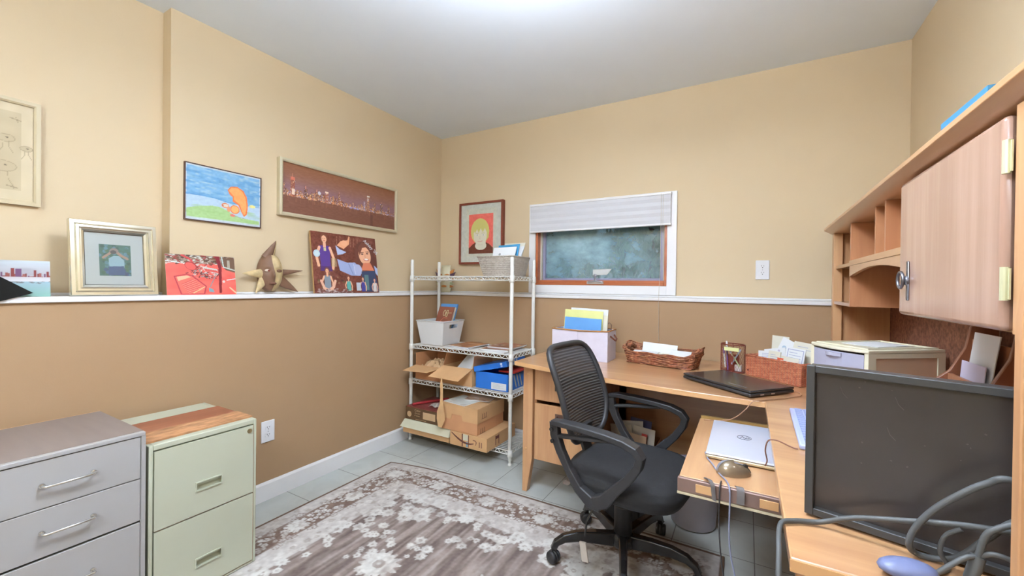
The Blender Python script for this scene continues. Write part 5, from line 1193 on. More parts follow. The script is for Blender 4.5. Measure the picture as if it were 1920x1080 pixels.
for k in range(5):
    a = R(5+72*k); d = Vector((cos(a), sin(a), 0)); n_ = Vector((-sin(a), cos(a), 0))
    pts = [d*.035+Vector((0, 0, .098)), d*.12+Vector((0, 0, .108)), d*.2+Vector((0, 0, .112)), d*.255+Vector((0, 0, .104)), d*.288+Vector((0, 0, .085)), d*.30+Vector((0, 0, .06))]
    lg = obj('base_leg', MB().ribbon(pts, [.038, .034, .03, .028, .026, .024], [.056, .05, .042, .034, .028, .025], n_), M_CM, ch, bevel=.006, seg=3, **K)
    c0 = d*.30; w_a = a+1.1+k*.9; wx = Vector((cos(w_a), sin(w_a), 0)); Mx = Matrix.Translation(c0+Vector((0, 0, .0265))) @ Matrix.Rotation(w_a, 4, 'Z') @ Matrix.Rotation(R(90), 4, 'Y')
    cs_ = MB()
    for q in (-.021, .006): cs_.lathe([(.0001, q), (.022, q), (.0255, q+.004), (.0255, q+.011), (.022, q+.015), (.0001, q+.015)], (0, 0, 0), 22, Mx)
    cs_.tube([c0+Vector((0, 0, .03)), c0+Vector((0, 0, .07))], .007, 8)
    cs_.lathe([(.024, -.006), (.027, -.006), (.027, .006), (.024, .006)], (0, 0, 0), 22, Mx)
    obj('caster', cs_, M_CB, lg, **K)
# ================================================================== things on and around the desk
z0 = ZD+.0006
# --- monitor seen from the front, dusty dark screen
MM = face_M((.104, .98, z0+.004), (.9641, -.2655, 0), (0, 0, 1))
t = thing('monitor', 'black monitor with a dusty dark screen on the near return of the desk', 'monitor', M=MM)
M_MB = mat('black bezel', (62, 62, 62), .35, var=.05); M_SC = mat('dusty dark screen', (60, 54, 52), .3, var=.16, scale=7, coat=.2)
mw, mh = .47, .285
obj('bezel', ring(MB(), 0, mw, 0, mh, .0135, -.014, .002).xf(Matrix(((1, 0, 0, 0), (0, 0, 1, 0), (0, -1, 0, 0), (0, 0, 0, 1)))).box((.002, .002, -.03), (mw-.002, mh-.002, -.0141)), M_MB, t, world=False, bevel=.0015)
scn = obj('screen', MB().box((.0136, .0136, -.0139), (mw-.0136, mh-.0136, .0)), M_SC, t, world=False)
sm = MB(); r3 = random.Random(4)
for k in range(12):
    x, y = r3.uniform(.03, .25), r3.uniform(.1, .265); sm.prism([(x+r3.uniform(.0006, .002)*cos(q), y+r3.uniform(.0006, .002)*sin(q)) for q in np.linspace(0, 2*pi, 7)[:-1]], 'z', 0, .0002)
for (x, y) in ((.05, .25), (.125, .245), (.115, .19)): sm.tube([(x, y, .0001), (x+.004, y-.012, .0001), (x+.011, y-.02, .0001)], .0006, 5)
o = obj('dust_specks', sm, mat('dust', (92, 87, 84), .9), scn, world=False); o['kind'] = 'stuff'
obj('stand_neck', MB().box((.2, -.003, -.07), (.27, .12, -.0305)), M_MB, t, world=False, bevel=.004)
obj('stand_base', MB().box((.13, -.0035, -.19), (.34, .006, -.0302)), M_MB, t, world=False, bevel=.003)

# --- cables in front of the monitor
M_CBL = mat('dark grey cable', (82, 84, 84), .5, var=.05); M_CBK = mat('black cable', (58, 56, 58), .45)
def spline(pts, n=8):
    P = [Vector(p) for p in pts]; out = []
    for i in range(len(P)-1):
        a, b, c, d = P[max(i-1, 0)], P[i], P[i+1], P[min(i+2, len(P)-1)]
        for k in range(n):
            s = k/n; out.append(.5*((2*b)+(c-a)*s+(2*a-5*b+4*c-d)*s*s+(3*b-a-3*c+d)*s**3))
    return out+[P[-1]]
def cable(label, pts, r_, m, name='cable', cat='cable', group=None):
    return tag(obj(name, MB().tube(spline(pts), r_, 10), m), label, cat, group)
cable('thick dark cable looping over the desk edge and running along the monitor bottom', [(.060, .79, .55), (.052, .80, .68), (.0525, .835, .735), (.058, .895, .759), (.081, .918, .7615), (.12, .932, .764), (.168, .925, .789), (.233, .905, .813), (.29, .890, .831), (.345, .868, .846), (.40, .862, .86)], .0045, M_CBL)
cable('thick grey cable rising in a big loop to the monitor right side', [(.40, .862, .90), (.331, .862, .921), (.309, .870, .908), (.284, .876, .883), (.257, .884, .848), (.237, .889, .81), (.231, .891, .781), (.245, .905, .763), (.271, .905, .7635), (.291, .893, .782), (.317, .888, .82), (.345, .88, .858), (.40, .87, .88)], .0048, M_CBL)
cable('thin curled black cord ending on the desk below the monitor', [(.288, .884, .827), (.272, .888, .81), (.266, .888, .784), (.276, .89, .7605), (.262, .872, .7592), (.247, .862, .7592), (.222, .832, .7592)], .0032, M_CBL)
t = thing('power_plug', 'bundled grey plug and leads at the lower right of the monitor', 'plug', (.29, .862, z0))
obj('lead', MB().tube(spline([(.345, .858, .868), (.318, .857, .852), (.304, .858, .835), (.297, .86, .798)]), .0042, 10), M_CBL, t)
obj('lead', MB().tube(spline([(.297, .862, .798), (.308, .855, .812), (.325, .852, .812), (.345, .852, .80)]), .0036, 10), M_CBL, t)
obj('lead', MB().tube(spline([(.297, .86, .80), (.285, .855, .80), (.268, .852, .785), (.25, .85, .765)]), .0036, 10), M_CBL, t)
obj('plug_body', MB().tube([(.298, .861, .802), (.294, .859, .785), (.288, .856, .7675)], [.0085, .0085, .0075], 12), M_CBL, t)
tag(obj('computer_mouse', MB().ell((.215, .836, z0+.0135), (.038, .022, .0135), 20, 10, Matrix.Rotation(.3, 4, 'Z')), mat('slate blue plastic', (112, 120, 156), .4)), 'small slate blue computer mouse at the near edge of the desk', 'mouse')

# --- keyboard on the return, mostly hidden by the monitor
t = thing('keyboard', 'pale blue-grey keyboard lying on the return behind the monitor', 'keyboard', (.24, 1.56, z0))
M_KB = mat('pale blue grey plastic', (176, 186, 220), .4); M_KY = mat('key cap', (150, 164, 206), .45)
kA, kB = Vector((.134, 1.752, z0)), Vector((.128, 1.352, z0)); ku = (kB-kA).normalized(); kv = Vector((-ku.y, ku.x, 0))
Mk = Matrix(((kv.x, ku.x, 0, kA.x), (kv.y, ku.y, 0, kA.y), (0, 0, 1, z0), (0, 0, 0, 1)))
obj('keyboard_base', MB().box((0, 0, 0), (.145, .40, .014), Mk), M_KB, t, bevel=.004)
for i in range(5):
    for j in range(15): obj('key_cap', MB().box((.014+.025*i, .014+.025*j, .0142), (.034+.025*i, .034+.025*j, .0185), Mk), M_KY, t)

# --- closed black laptop
LM = place((-.044, 2.086, z0), R(-40.2))
t = thing('laptop', 'closed black laptop lying askew in the desk corner', 'laptop', M=LM)
M_LP = mat('black laptop lid', (44, 42, 43), .25, var=.08, scale=3, coat=.2)
obj('laptop_base', MB().box((-.182, -.124, .003), (.182, .124, .0175)), M_CB, t, world=False, bevel=.005)
obj('laptop_lid', MB().box((-.182, -.124, .0185), (.182, .124, .0285)), M_LP, t, world=False, bevel=.006, seg=3)
obj('brand_strip', MB().box((.045, -.092, .0285), (.135, -.083, .029)), mat('grey strip', (120, 118, 118), .3, metal=.5), t, world=False)
for x in (.03, .09): obj('side_port', MB().box((.1815, -.1+x, .007), (.1826, -.08+x, .012)), M_MET, t, world=False)
cable('thin tan charging cord trailing from the black laptop to the pull-out tray', [(.178, 2.082, .7605), (.196, 2.058, .7588), (.186, 2.012, .7588), (.13, 1.939, .7588), (.09, 1.898, .7588), (.05, 1.852, .7585), (.022, 1.838, .752), (.0, 1.836, .72), (-.04, 1.85, .675), (-.09, 1.852, .656), (-.147, 1.835, .6545)], .0019, mat('tan cord', (176, 136, 108), .5), 'charging_cord', 'cord')

# --- silver laptop on the tray
zt_ = .6522
t = thing('laptop', 'closed silver laptop on the pull-out tray under the desk top', 'laptop', (.02, 1.61, zt_))
M_SL2 = mat('silver blue lid', (206, 212, 228), .28, metal=.25, var=.01); M_SB = mat('champagne base', (196, 180, 146), .35, metal=.4)
obj('laptop_base', MB().box((-.108, 1.430, zt_+.002), (.262, 1.796, zt_+.013)), M_SB, t, bevel=.004)
obj('laptop_lid', MB().box((-.108, 1.430, zt_+.0135), (.262, 1.796, zt_+.0205)), M_SL2, t, bevel=.004, seg=3)
Ml = face_M((-.003, 1.632, zt_+.0207), (1, 0, 0), (0, 1, 0)); M_LG = mat('logo dark', (86, 92, 116), .3, metal=.4)
lg = MB(); lg.tube([Ml @ Vector((.021*cos(a), .021*sin(a), 0)) for a in np.linspace(0, 2*pi, 28, endpoint=False)], .0011, 6, closed=True)
obj('logo_ring', lg, M_LG, t)
obj('logo_letters', text_mb('hp', .03, Ml @ Matrix.Translation((0, .002, 0)), .0003, .35), M_LG, t)

# --- silver mouse and its lead with a cable tie over the tray edge
t = thing('computer_mouse', 'silver and bronze computer mouse on the tray beside the silver laptop', 'mouse', M=place((-.028, 1.352, zt_), R(24)))
def mpt(u, v): a = 2*pi*u; b = pi/2*v; return (.047*cos(a)*sin(b)**.8, .028*sin(a)*sin(b)**.8*(1-.12*cos(a)), .034*cos(b)**.9*(1+.15*cos(a+pi)))
obj('mouse_shell', MB().grid(mpt, 28, 12).add([mpt(k/28, 1) for k in range(28)], [tuple(range(28))[::-1]]), mat('bronze plastic', (150, 134, 112), .25, metal=.5), t, world=False)
obj('mouse_top', MB().grid(lambda u, v: tuple(1.02*q+(.0006 if i == 2 else 0) for i, q in enumerate(mpt(u*.56-.03, v*.92))), 16, 10), mat('silver plastic', (176, 178, 192), .25, metal=.5), t, world=False)
obj('scroll_wheel', MB().cyl((.03, -.003, .026), .006, .006, 14, Matrix.Rotation(R(90), 4, 'X')), M_CB, t, world=False)
cable('pale blue lead running from the silver laptop corner over the tray edge', [(-.112, 1.47, zt_+.004), (-.1, 1.42, zt_+.003), (-.085, 1.385, zt_+.003), (-.066, 1.33, zt_+.003), (-.045, 1.285, zt_+.004), (-.036, 1.25, .6565), (-.034, 1.239, .648), (-.033, 1.238, .63), (-.032, 1.238, .5), (-.01, 1.24, .38), (.01, 1.26, .2), (.02, 1.28, .03), (.03, 1.36, .004)], .0022, mat('pale blue lead', (138, 142, 166), .4), 'lead', 'cord')
cable('dark cord hanging from the tray edge down to the floor tiles', [(-.056, 1.275, .655), (-.057, 1.25, .657), (-.058, 1.239, .648), (-.058, 1.238, .63), (-.058, 1.238, .55), (-.05, 1.235, .45), (-.025, 1.23, .3), (-.005, 1.225, .1), (-.0, 1.22, .012), (-.01, 1.1, .004)], .002, M_CBK, 'lead', 'cord')
t = thing('cable_tie', 'grey hook-and-loop strap hooked over the front rail of the tray', 'strap', (-.045, 1.25, .63))
M_VEL = mat('grey strap', (112, 106, 104), .8)
obj('strap_band', MB().ribbon(spline([(-.095, 1.27, .6545), (-.09, 1.255, .662), (-.082, 1.246, .663), (-.075, 1.2375, .654), (-.073, 1.2365, .635), (-.07, 1.2365, .614)]), .012, .0025, (.8, .3, -.3)), M_VEL, t)
obj('strap_end', MB().ribbon(spline([(-.014, 1.262, .6555), (-.01, 1.245, .66), (-.008, 1.2385, .645), (-.009, 1.238, .62)]), .018, .0025, (1, 0, 0)), M_VEL, t)
cable('thin brown USB lead arching from the silver laptop onto the return', [(.052, 1.43, .665), (.056, 1.405, .69), (.05, 1.375, .73), (.056, 1.352, .765), (.075, 1.345, .772), (.1, 1.344, .764), (.115, 1.345, .759), (.124, 1.345, .7585)], .0018, mat('brown lead', (138, 96, 84), .5), 'lead', 'cord')

# --- mesh pencil cup
M_CW = mat('copper red wire', (128, 58, 44), .4, metal=.3)
pcx, pcy, rx, ry, ph_ = -.062, 2.432, .058, .042, .142
t = thing('pencil_cup', 'oval copper-red wire mesh cup full of pens on the desk', 'pencil cup', (pcx, pcy, z0))
rA = R(-25)
def ov(a, z, k=1.): x, y = rx*k*cos(a), ry*k*sin(a); return (pcx+x*cos(rA)-y*sin(rA), pcy+x*sin(rA)+y*cos(rA), z)
an = np.linspace(0, 2*pi, 40, endpoint=False)
fr_ = MB(); fr_.tube([ov(a, z0+ph_) for a in an], .0028, 8, closed=True).tube([ov(a, z0+.003) for a in an], .0028, 8, closed=True)
for a in (R(20), R(110), R(200), R(290)): fr_.tube([ov(a, z0+.003), ov(a, z0+ph_)], .0022, 6)
obj('wire_frame', fr_, M_CW, t)
ms = MB()
for k in range(26):
    for s in (-1, 1): a0 = 2*pi*k/26; ms.tube([ov(a0+s*1.2*q, z0+.004+(ph_-.006)*q) for q in np.linspace(0, 1, 8)], .0005, 4, cap=False)
obj('wire_mesh', ms, M_CW, t)
bt_ = MB(); bt_.add([ov(a, z0+.0035) for a in an], [tuple(range(40))]); obj('cup_floor', bt_, M_CW, t, solid=.001)
obj('divider', MB().box((pcx-.03, pcy-.001, z0+.004), (pcx+.03, pcy+.001, z0+.09)), M_CW, t)
M_WH2 = mat('pen white', (216, 218, 226), .3); g_ = 'pens in the mesh cup'
def pen(label, p0, p1, col, cap):
    p0, p1 = Vector(p0), Vector(p1); t = thing('pen', label, 'pen', tuple(p0), group=g_)
    obj('barrel', MB().tube([p0, p0.lerp(p1, .72)], .0038, 10), mat('pen body', col, .3), t); obj('pen_cap', MB().tube([p0.lerp(p1, .72), p0.lerp(p1, .97), p1], [.0046, .0046, .002], 10), mat('pen cap', cap, .3), t)
fy = pcy-.022
pen('white pen with a blue-green cap crossing the mesh cup diagonally', (pcx+.032, fy, z0+.03), (pcx-.022, fy-.004, z0+.125), (190, 206, 160), (206, 206, 230))
pen('pale blue pen slanting to the right in the mesh cup', (pcx-.005, fy+.008, z0+.04), (pcx+.036, fy+.006, z0+.12), (176, 200, 216), (190, 210, 224))
pen('purple marker standing at the left in the mesh cup', (pcx-.022, fy+.012, z0+.008), (pcx-.028, fy+.018, z0+.112), (116, 84, 150), (96, 76, 110))
pen('white pen at the far left of the mesh cup', (pcx-.034, fy+.024, z0+.02), (pcx-.044, fy+.03, z0+.118), (208, 216, 216), (120, 90, 140))
pen('white-tipped pen sticking out above the cup rim', (pcx-.02, pcy+.012, z0+.01), (pcx-.03, pcy+.0, z0+.158), (60, 50, 60), (222, 222, 226))
tag(obj('sticky_notes', MB().box((-.036, -.001, 0), (.036, .004, .018)).xf(place((pcx-.006, pcy-.044, z0+.112), R(-22))), mat('pale yellow paper', (220, 224, 160), .6)), 'pale yellow note strip on the front of the mesh cup', 'sticky notes')
tag(obj('eraser', MB().box((-.017, -.008, 0), (.017, .006, .034)).xf(place((pcx+.026, pcy-.012, z0+.005), R(-22))), mat('eraser white', (206, 200, 196), .6), bevel=.003), 'white eraser block in the bottom of the mesh cup', 'eraser')

# --- fabric file bin
t = thing('fabric_bin', 'lilac-white fabric bin with tan piping holding upright folders', 'bin', (-.86, 2.39, z0))
M_FB = mat('lilac white linen', (206, 202, 216), .85, var=.03, scale=30, bump=.15, bscale=500); M_TAN = mat('tan piping', (170, 122, 72), .7)
x0, x1, y0, y1, z1 = -1.035, -.690, 2.305, 2.475, .932
obj('bin_body', shellbox(x0, x1, y0, y1, z0, z1, .004), M_FB, t)
obj('piping', MB().tube([(x0, y0, z1), (-.86, y0-.004, z1-.004), (x1, y0, z1), (x1, y1, z1), (-.86, y1, z1), (x0, y1, z1)], .0042, 8, closed=True), M_TAN, t)
obj('seam', MB().box((-.872, y0-.001, z0+.004), (-.869, y0, z1-.006)), mat('seam', (184, 180, 196), .9), t)
for x in (x0, x1):
    s = -1 if x == x0 else 1
    obj('handle_loop', MB().tube([(x+s*.003, 2.35, z1-.03), (x+s*.022, 2.365, z1-.05), (x+s*.024, 2.39, z1-.058), (x+s*.022, 2.415, z1-.05), (x+s*.003, 2.43, z1-.03)], .005, 8), mat('brown leather', (120, 72, 56), .6), t)
g_ = 'folders in the lilac-white bin'
M_YL = mat('pale yellow card', (214, 214, 140), .6)
paper('folder', 'mid blue folder foremost in the lilac-white bin', 'folder', (-.975, 2.332, .80), (1, .02, -.03), (.02, .12, 1), .228, .205, .004, M_BLU2, g_)
paper('folder', 'pale yellow folder right behind the blue one in the bin', 'folder', (-.985, 2.35, .80), (1, .02, -.03), (.02, .12, 1), .24, .25, .004, M_YL, g_)
paper('folder', 'cream folder stack behind the yellow folder in the bin', 'folder', (-.955, 2.375, .80), (1, .02, -.03), (.02, .1, 1), .235, .225, .012, M_PAP2, g_)
paper('folder', 'tall white folder rearmost in the lilac-white bin', 'folder', (-.965, 2.405, .80), (1, .02, -.03), (.02, .1, 1), .235, .258, .006, M_PAP, g_)
tag(obj('binder_clip', MB().tube([(-.724, 2.41, .90), (-.728, 2.41, .965), (-.712, 2.41, .975), (-.70, 2.41, .965), (-.702, 2.41, .90)], .003, 8).box((-.726, 2.404, .885), (-.70, 2.416, .915)), M_BR), 'bronze binder clip standing at the right end of the fabric bin', 'clip')

# --- twig letter tray
WT = place((-.415, 2.435, z0), R(-11.5))
t = thing('wicker_tray', 'long red-brown twig tray with flared ends full of letters', 'tray', M=WT)
M_TW = wicker('red brown twig', (96, 44, 34), (164, 96, 66), (206, 150, 108), 60, 800)
w = MB(); r3 = random.Random(13); hx, hy = .185, .078
for k in range(7):
    f = k/6; e = .026*f; zz = .006+.058*f
    def lp(a, f=f, e=e, zz=zz):
        q = 5; ca, sa = cos(a), sin(a); r_ = (abs(ca)**q+abs(sa)**q)**(-1/q); x = r_*ca*(hx+e); y = r_*sa*(hy+e*.5)
        return (x, y, zz+.026*f*max(0, abs(x)/(hx+e)-.72)/.28+(.016*f if y > 0 else 0))
    for j in range(2):
        ph2 = r3.uniform(0, 6); w.tube([tuple(np.array(lp(a))+np.array((.002*sin(9*a+ph2), .002*cos(7*a+ph2), .0028*sin(11*a+ph2)+.004*j))) for a in np.linspace(0, 2*pi, 60, endpoint=False)], .0036, 6, closed=True)
for k in range(40):
    a = 2*pi*k/40; q = 5; ca, sa = cos(a), sin(a); r_ = (abs(ca)**q+abs(sa)**q)**(-1/q)
    p0 = (r_*ca*hx, r_*sa*hy, .004); p1 = (r_*ca*(hx+.026), r_*sa*(hy+.013), .066+.02*max(0, abs(r_*ca)-.7)/.3+(.014 if sa > 0 else 0)); w.tube([p0, p1], .0028, 5)
obj('twig_weave', w, M_TW, t, world=False)
obj('tray_floor', MB().box((-hx+.006, -hy+.006, .0015), (hx-.006, hy-.006, .006)), M_TW, t, world=False)
for s in (-1, 1): obj('curled_end', MB().tube([(s*(hx+.008), y, .078+.012*cos(y*22)+.006*sin(70*y)) for y in np.linspace(-hy, hy, 12)], [.011+.004*sin(k*2.1) for k in range(12)], 8), M_TW, t, world=False)
def WTm(p): return WT @ Vector(p)
def on_tray(label, o, u, v, w_, h_, th, m, name='letter'):
    Rm = WT.to_3x3(); paper(name, label, 'letter', tuple(WTm(o)), tuple(Rm @ Vector(u)), tuple(Rm @ Vector(v)), w_, h_, th, m, 'letters in the twig tray')
on_tray('white envelope standing at the back of the twig tray', (-.125, .015, .04), (1, 0, -.02), (0, .3, 1), .2, .075, .002, M_PAP)
on_tray('white letter lying at the left end of the twig tray', (-.165, -.05, .05), (1, .1, .04), (-.1, 1, .12), .15, .07, .003, M_PAP)
on_tray('yellow-tinged letter lying in the middle of the twig tray', (-.05, -.06, .048), (1, .06, .0), (-.06, 1, .14), .12, .075, .002, M_PAP2)
on_tray('white letter leaning at the right end of the twig tray', (.045, -.05, .046), (1, -.05, .0), (.05, .9, .45), .115, .08, .002, M_PAP)

# --- red wicker basket of mail
RB = face_M((-.005, 2.388, z0), (.752, -.659, 0), (.659, .752, 0))
t = thing('wicker_basket', 'rectangular orange-red wicker basket crammed with mail', 'basket', M=RB)
M_RW = wicker('orange red wicker', (150, 58, 46), (206, 112, 76), (226, 164, 128), 420, 1150)
bw, bd, bh = .285, .175, .098
b = MB()
for (a, c_) in (((0, 0, 0), (bw, .008, bh)), ((0, bd-.008, 0), (bw, bd, bh)), ((0, .008, 0), (.008, bd-.008, bh)), ((bw-.008, .008, 0), (bw, bd-.008, bh)), ((.008, .008, 0), (bw-.008, bd-.008, .006))): b.box(a, c_)
obj('basket_wall', b, M_RW, t, world=False, bevel=.003)
obj('basket_rim', MB().tube([(.003, .003, bh), (bw-.003, .003, bh), (bw-.003, bd-.003, bh), (.003, bd-.003, bh)], .006, 8, closed=True), M_RW, t, world=False)
obj('hand_hole', MB().box((.012, -.0006, .022), (.02, .0, .03)), mat('hole dark', (96, 30, 34), .8), t, world=False)
Rb = RB.to_3x3(); g_ = 'mail in the red wicker basket'
M_LINE = mat('print blue grey', (150, 156, 190), .6)
def mail(label, o, u, v, w_, h_, m, lines=0, frame=False, spots=None, th=.002):
    uw, vw = tuple(Rb @ Vector(u)), tuple(Rb @ Vector(v)); ow = tuple(RB @ Vector(o)); p = paper('letter', label, 'letter', ow, uw, vw, w_, h_, th, m, g_)
    Mp = face_M(ow, uw, vw) @ Matrix.Translation((0, 0, th)); q = MB()
    for k in range(lines): q.prism([(w_*.18, h_*(.82-.09*k)), (w_*(.8 if k % 3 else .6), h_*(.82-.09*k)), (w_*(.8 if k % 3 else .6), h_*(.82-.09*k)+.0022), (w_*.18, h_*(.82-.09*k)+.0022)], 'z', 0, .0003, Mp)
    if lines: obj('printed_lines', q, M_LINE, p)
    if frame: obj('printed_border', ring(MB(), w_*.08, w_*.92, h_*.06, h_*.94, .003, 0, .0004).xf(Mp @ Matrix(((1, 0, 0, 0), (0, 0, 1, 0), (0, 1, 0, 0), (0, 0, 0, 1)))), M_LINE, p)
    for (x, y, r_, col) in spots or (): obj('printed_dot', MB().prism([(x*w_+r_*cos(a), y*h_+r_*sin(a)) for a in np.linspace(0, 2*pi, 14)[:-1]], 'z', 0, .0004, Mp), mat('dot ink', col, .6), p)
B_ = (0, .25, 1)
mail('cream sheet rearmost at the left of the mail basket', (.035, .13, .05), (1, 0, 0), (-.1, .2, 1), .09, .15, M_PAP2)
mail('white flyer with a blue dot tilted at the top of the mail basket', (.06, .115, .09), (.9, 0, -.32), (.3, .2, .9), .135, .115, M_PAP, 0, False, ((.2, .6, .011, (170, 190, 206)), (.38, .58, .009, (196, 186, 190)), (.55, .4, .008, (150, 176, 206)), (.82, .5, .009, (60, 144, 196))))
mail('white sheet fanned to the far left of the mail basket', (.038, .09, .04), (1, 0, .22), (-.24, .2, 1), .115, .09, M_PAP, 0, False, ((.2, .8, .004, (206, 150, 160)), (.7, .85, .006, (190, 180, 200))))
mail('printed sheet leaning left in front in the mail basket', (.034, .05, .04), (1, 0, .1), (-.2, .22, 1), .11, .085, M_PAP, 6)
mail('white booklet with dark edge print in the middle of the mail basket', (.088, .035, .03), (1, 0, -.02), (.02, .2, 1), .06, .105, M_PAP2, 3, th=.006)
mail('blue-bordered form at the right of the mail basket', (.162, .045, .03), (1, 0, -.04), (.03, .2, 1), .09, .135, M_PAP, 5, True)
mail('plain cream envelope foremost at the right of the mail basket', (.165, .02, .03), (1, 0, -.03), (.02, .14, 1), .085, .092, M_PAP2)
mail('pale sheet standing behind the bordered form in the mail basket', (.15, .1, .06), (1, 0, -.06), (.1, .2, 1), .115, .13, M_PAP2, 2)
tag(obj('paper_slip', MB().box((0, 0, 0), (.03, .002, .05)).xf(RB @ Matrix.Translation((.15, .028, .06))), mat('orange slip', (214, 96, 62), .6)), 'small orange slip between the booklet and the envelope', 'slip')

# --- translucent drawer tower
DU = face_M((.214, 1.937, z0), (.617, -.787, 0), (.787, .617, 0))
t = thing('drawer_tower', 'cream plastic drawer tower with clear bowed drawers by the hutch', 'drawer tower', M=DU)
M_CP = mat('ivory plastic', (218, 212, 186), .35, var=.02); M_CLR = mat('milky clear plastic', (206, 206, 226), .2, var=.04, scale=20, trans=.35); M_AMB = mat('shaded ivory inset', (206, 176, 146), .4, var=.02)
dw, dd, dh = .22, .305, .234
def bow(x): return -.022*sin(pi*x/dw)
fro = [(dw*k/12, bow(dw*k/12)) for k in range(13)]
obj('top_plate', MB().prism(fro+[(dw, dd), (0, dd)], 'z', dh-.012, dh), M_CP, t, world=False, bevel=.003)
obj('top_rim', ring(MB(), .012, dw-.012, .012, dd-.012, .006, 0, .004).xf(Matrix(((1, 0, 0, 0), (0, 0, 1, 0), (0, 1, 0, dh), (0, 0, 0, 1)))), M_CP, t, world=False)
po = MB()
for (x0, x1) in ((0, .014), (dw-.014, dw)):
    po.box((x0, 0, 0), (x1, .03, dh-.0121)); po.box((x0, dd-.03, 0), (x1, dd, dh-.0121)); po.box((x0, .03, 0), (x1, dd-.03, .014)); po.box((x0, .03, .098), (x1, dd-.03, .112)); po.box((x0, .03, dh-.028), (x1, dd-.03, dh-.0121))
po.box((.014, dd-.006, .0), (dw-.014, dd, dh-.0121)); po.box((.014, .012, 0), (dw-.014, dd-.0061, .004))
obj('tower_frame', po, M_CP, t, world=False)
for (x0, x1) in ((.003, .005), (dw-.005, dw-.003)): obj('side_inset', MB().box((x0, .031, .0141), (x1, dd-.031, dh-.0285)), M_AMB, t, world=False)
for (za, zb) in ((.008, .112), (.118, .216)):
    fr2 = [(.015+(dw-.03)*k/12, bow(.015+(dw-.03)*k/12)+.004) for k in range(13)]
    d = obj('drawer', MB().prism(fr2+[(x, y+.003) for x, y in fr2[::-1]], 'z', za, zb).box((.017, .012, za), (dw-.017, dd-.02, za+.003)), M_CLR, t, world=False)
    obj('drawer_pull', MB().prism([(.08+.06*k/6, bow(.08+.06*k/6)-.008*sin(pi*k/6)) for k in range(7)]+[(.14, bow(.14)+.004), (.08, bow(.08)+.004)], 'z', zb-.016, zb-.004), M_CLR, d, world=False)
tag(obj('paper_stack', MB().box((.022, .03, .122), (dw-.022, dd-.04, .165)).xf(DU), M_PAP), 'stack of white papers inside the top clear drawer of the tower', 'paper')
tag(obj('paper', MB().box((0, 0, 0), (.12, .17, .0016)).xf(DU @ place((.05, .08, dh+.0006), R(8))), M_PAP), 'pale sheet lying on top of the cream drawer tower', 'paper')

# --- wooden letter sorter under the hutch door
t = thing('letter_sorter', 'wooden letter sorter with curved side and slots under the hutch door', 'letter sorter', (.50, 1.53, z0))
M_SW = wood('red brown wood', (118, 70, 48), (146, 92, 64), 'Z', .4, .2); M_SW2 = wood('light sorter wood', (160, 108, 78), (184, 130, 96), 'Z', .4, .2)
prf = [(.425, z0), (.600, z0), (.600, 1.105), (.565, 1.108), (.545, 1.09), (.535, 1.03), (.505, .965), (.465, .925), (.43, .88)]
obj('side_board', MB().prism(prf, 'y', 1.412, 1.424), M_SW, t, bevel=.002); obj('side_board', MB().prism([(x-.0, z) for x, z in prf], 'y', 1.640, 1.652), M_SW, t, bevel=.002)
obj('base_board', MB().box((.425, 1.4242, z0), (.60, 1.6398, z0+.012)), M_SW, t)
for k, (x, h) in enumerate(((.445, .10), (.50, .2), (.548, .3))): obj('slot_board', MB().box((x, 1.4245, z0+.0125), (x+.008, 1.6395, z0+h)), M_SW2, t)
g_ = 'papers in the wooden letter sorter'
paper('paper', 'lilac-white sheet leaning highest in the wooden letter sorter', 'paper', (.518, 1.638, z0+.016), (0, -1, 0), (.05, -.2, 1), .13, .315, .002, M_PAP, g_)
paper('paper', 'lower white sheet in front of the tall one in the letter sorter', 'paper', (.512, 1.632, z0+.016), (0, -1, 0), (.03, -.12, 1), .13, .23, .002, mat('lilac paper', (206, 200, 222), .6), g_)
tag(obj('tape_dispenser', MB().ell((.388, 1.60, z0+.045), (.03, .04, .045), 18, 10), mat('pale lilac plastic', (196, 200, 232), .3)), 'rounded pale lilac gadget standing beside the wooden letter sorter', 'gadget')

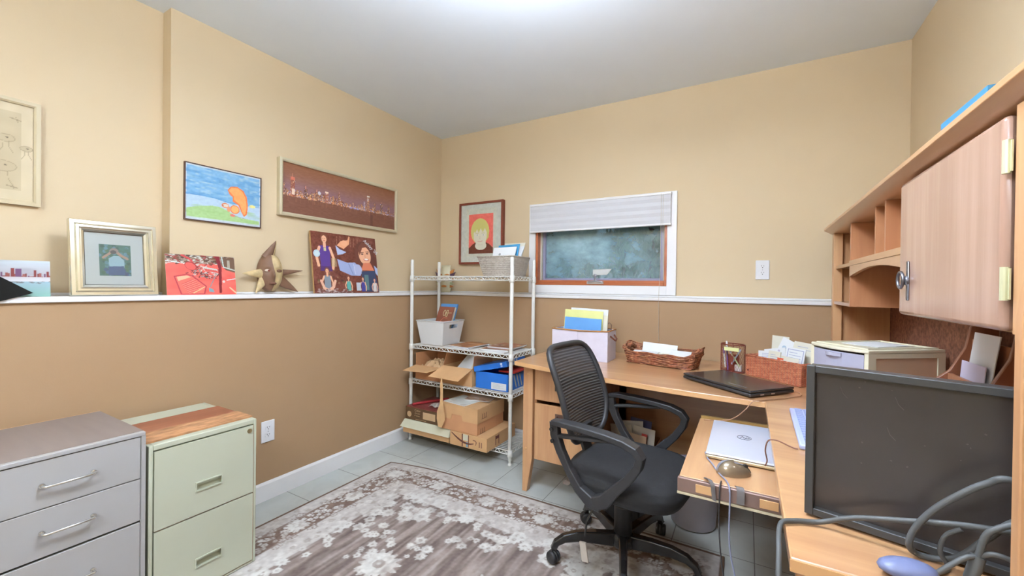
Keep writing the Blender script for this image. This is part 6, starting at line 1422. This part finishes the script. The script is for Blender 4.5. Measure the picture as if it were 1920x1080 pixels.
# --- under the desk
t = thing('waste_bin', 'round lilac-white plastic waste bin on the tiles under the tray', 'waste bin', (-.225, 2.265, .001))
M_WBN = mat('lilac white plastic', (204, 200, 216), .35, var=.01)
obj('bin_body', MB().lathe([(.0001, .004), (.098, .004), (.104, .008), (.1265, .285), (.130, .288), (.128, .292), (.122, .288), (.101, .012), (.0001, .012)], (-.225, 2.265, .0), 40), M_WBN, t)
t = thing('paper_bin', 'kraft bin of junk mail standing against the back panel under the desk', 'bin', (-.555, 2.42, 0))
obj('bin_body', shellbox(-.69, -.43, 2.30, 2.55, .001, .30), M_KR, t)
g_ = 'junk mail under the desk'; r3 = random.Random(3)
for k, (lab, col) in enumerate((('cream envelope leaning left in the junk mail bin', (214, 206, 190)), ('white brochure in the middle of the junk mail bin', (220, 214, 206)), ('navy and white card rearmost in the junk mail bin', (92, 92, 140)), ('white catalogue leaning right in the junk mail bin', (226, 218, 206)), ('red-striped leaflet at the right of the junk mail bin', (206, 70, 60)), ('tan mailer foremost in the junk mail bin', (206, 176, 146)))):
    x, y, h_, s = ((-.665, 2.36, .15, -.3), (-.62, 2.39, .17, -.1), (-.6, 2.44, .185, .12), (-.565, 2.375, .16, .1), (-.52, 2.35, .13, .25), (-.60, 2.335, .13, .05))[k]
    paper('mail_piece', lab, 'mail', (x, y, .24), (1, .05, -.12 if k > 1 else .1), (s*.5, .12, 1), .12 if k != 4 else .03, h_, .003, mat('mail', col, .55), g_)
tag(obj('speaker_box', MB().box((-.644, 2.075, .0008), (-.45, 2.26, .2)), M_CB, bevel=.008), 'black box on the tiles under the desk behind the chair column', 'box')
r3 = random.Random(8); pv = [[r3.uniform(-1, 1) for _ in range(12)] for _ in range(12)]
tag(obj('plastic_bag', MB().grid(lambda u, v: (-.945+.19*u, 2.285+.14*v, .012+.045*sin(pi*u)*sin(pi*v)+.011*pv[int(u*11)][int(v*11)]), 11, 11, False), mat('crumpled clear film', (196, 180, 170), .2, trans=.4), solid=.001), 'crumpled clear plastic bag on the tiles under the desk pedestal', 'bag')
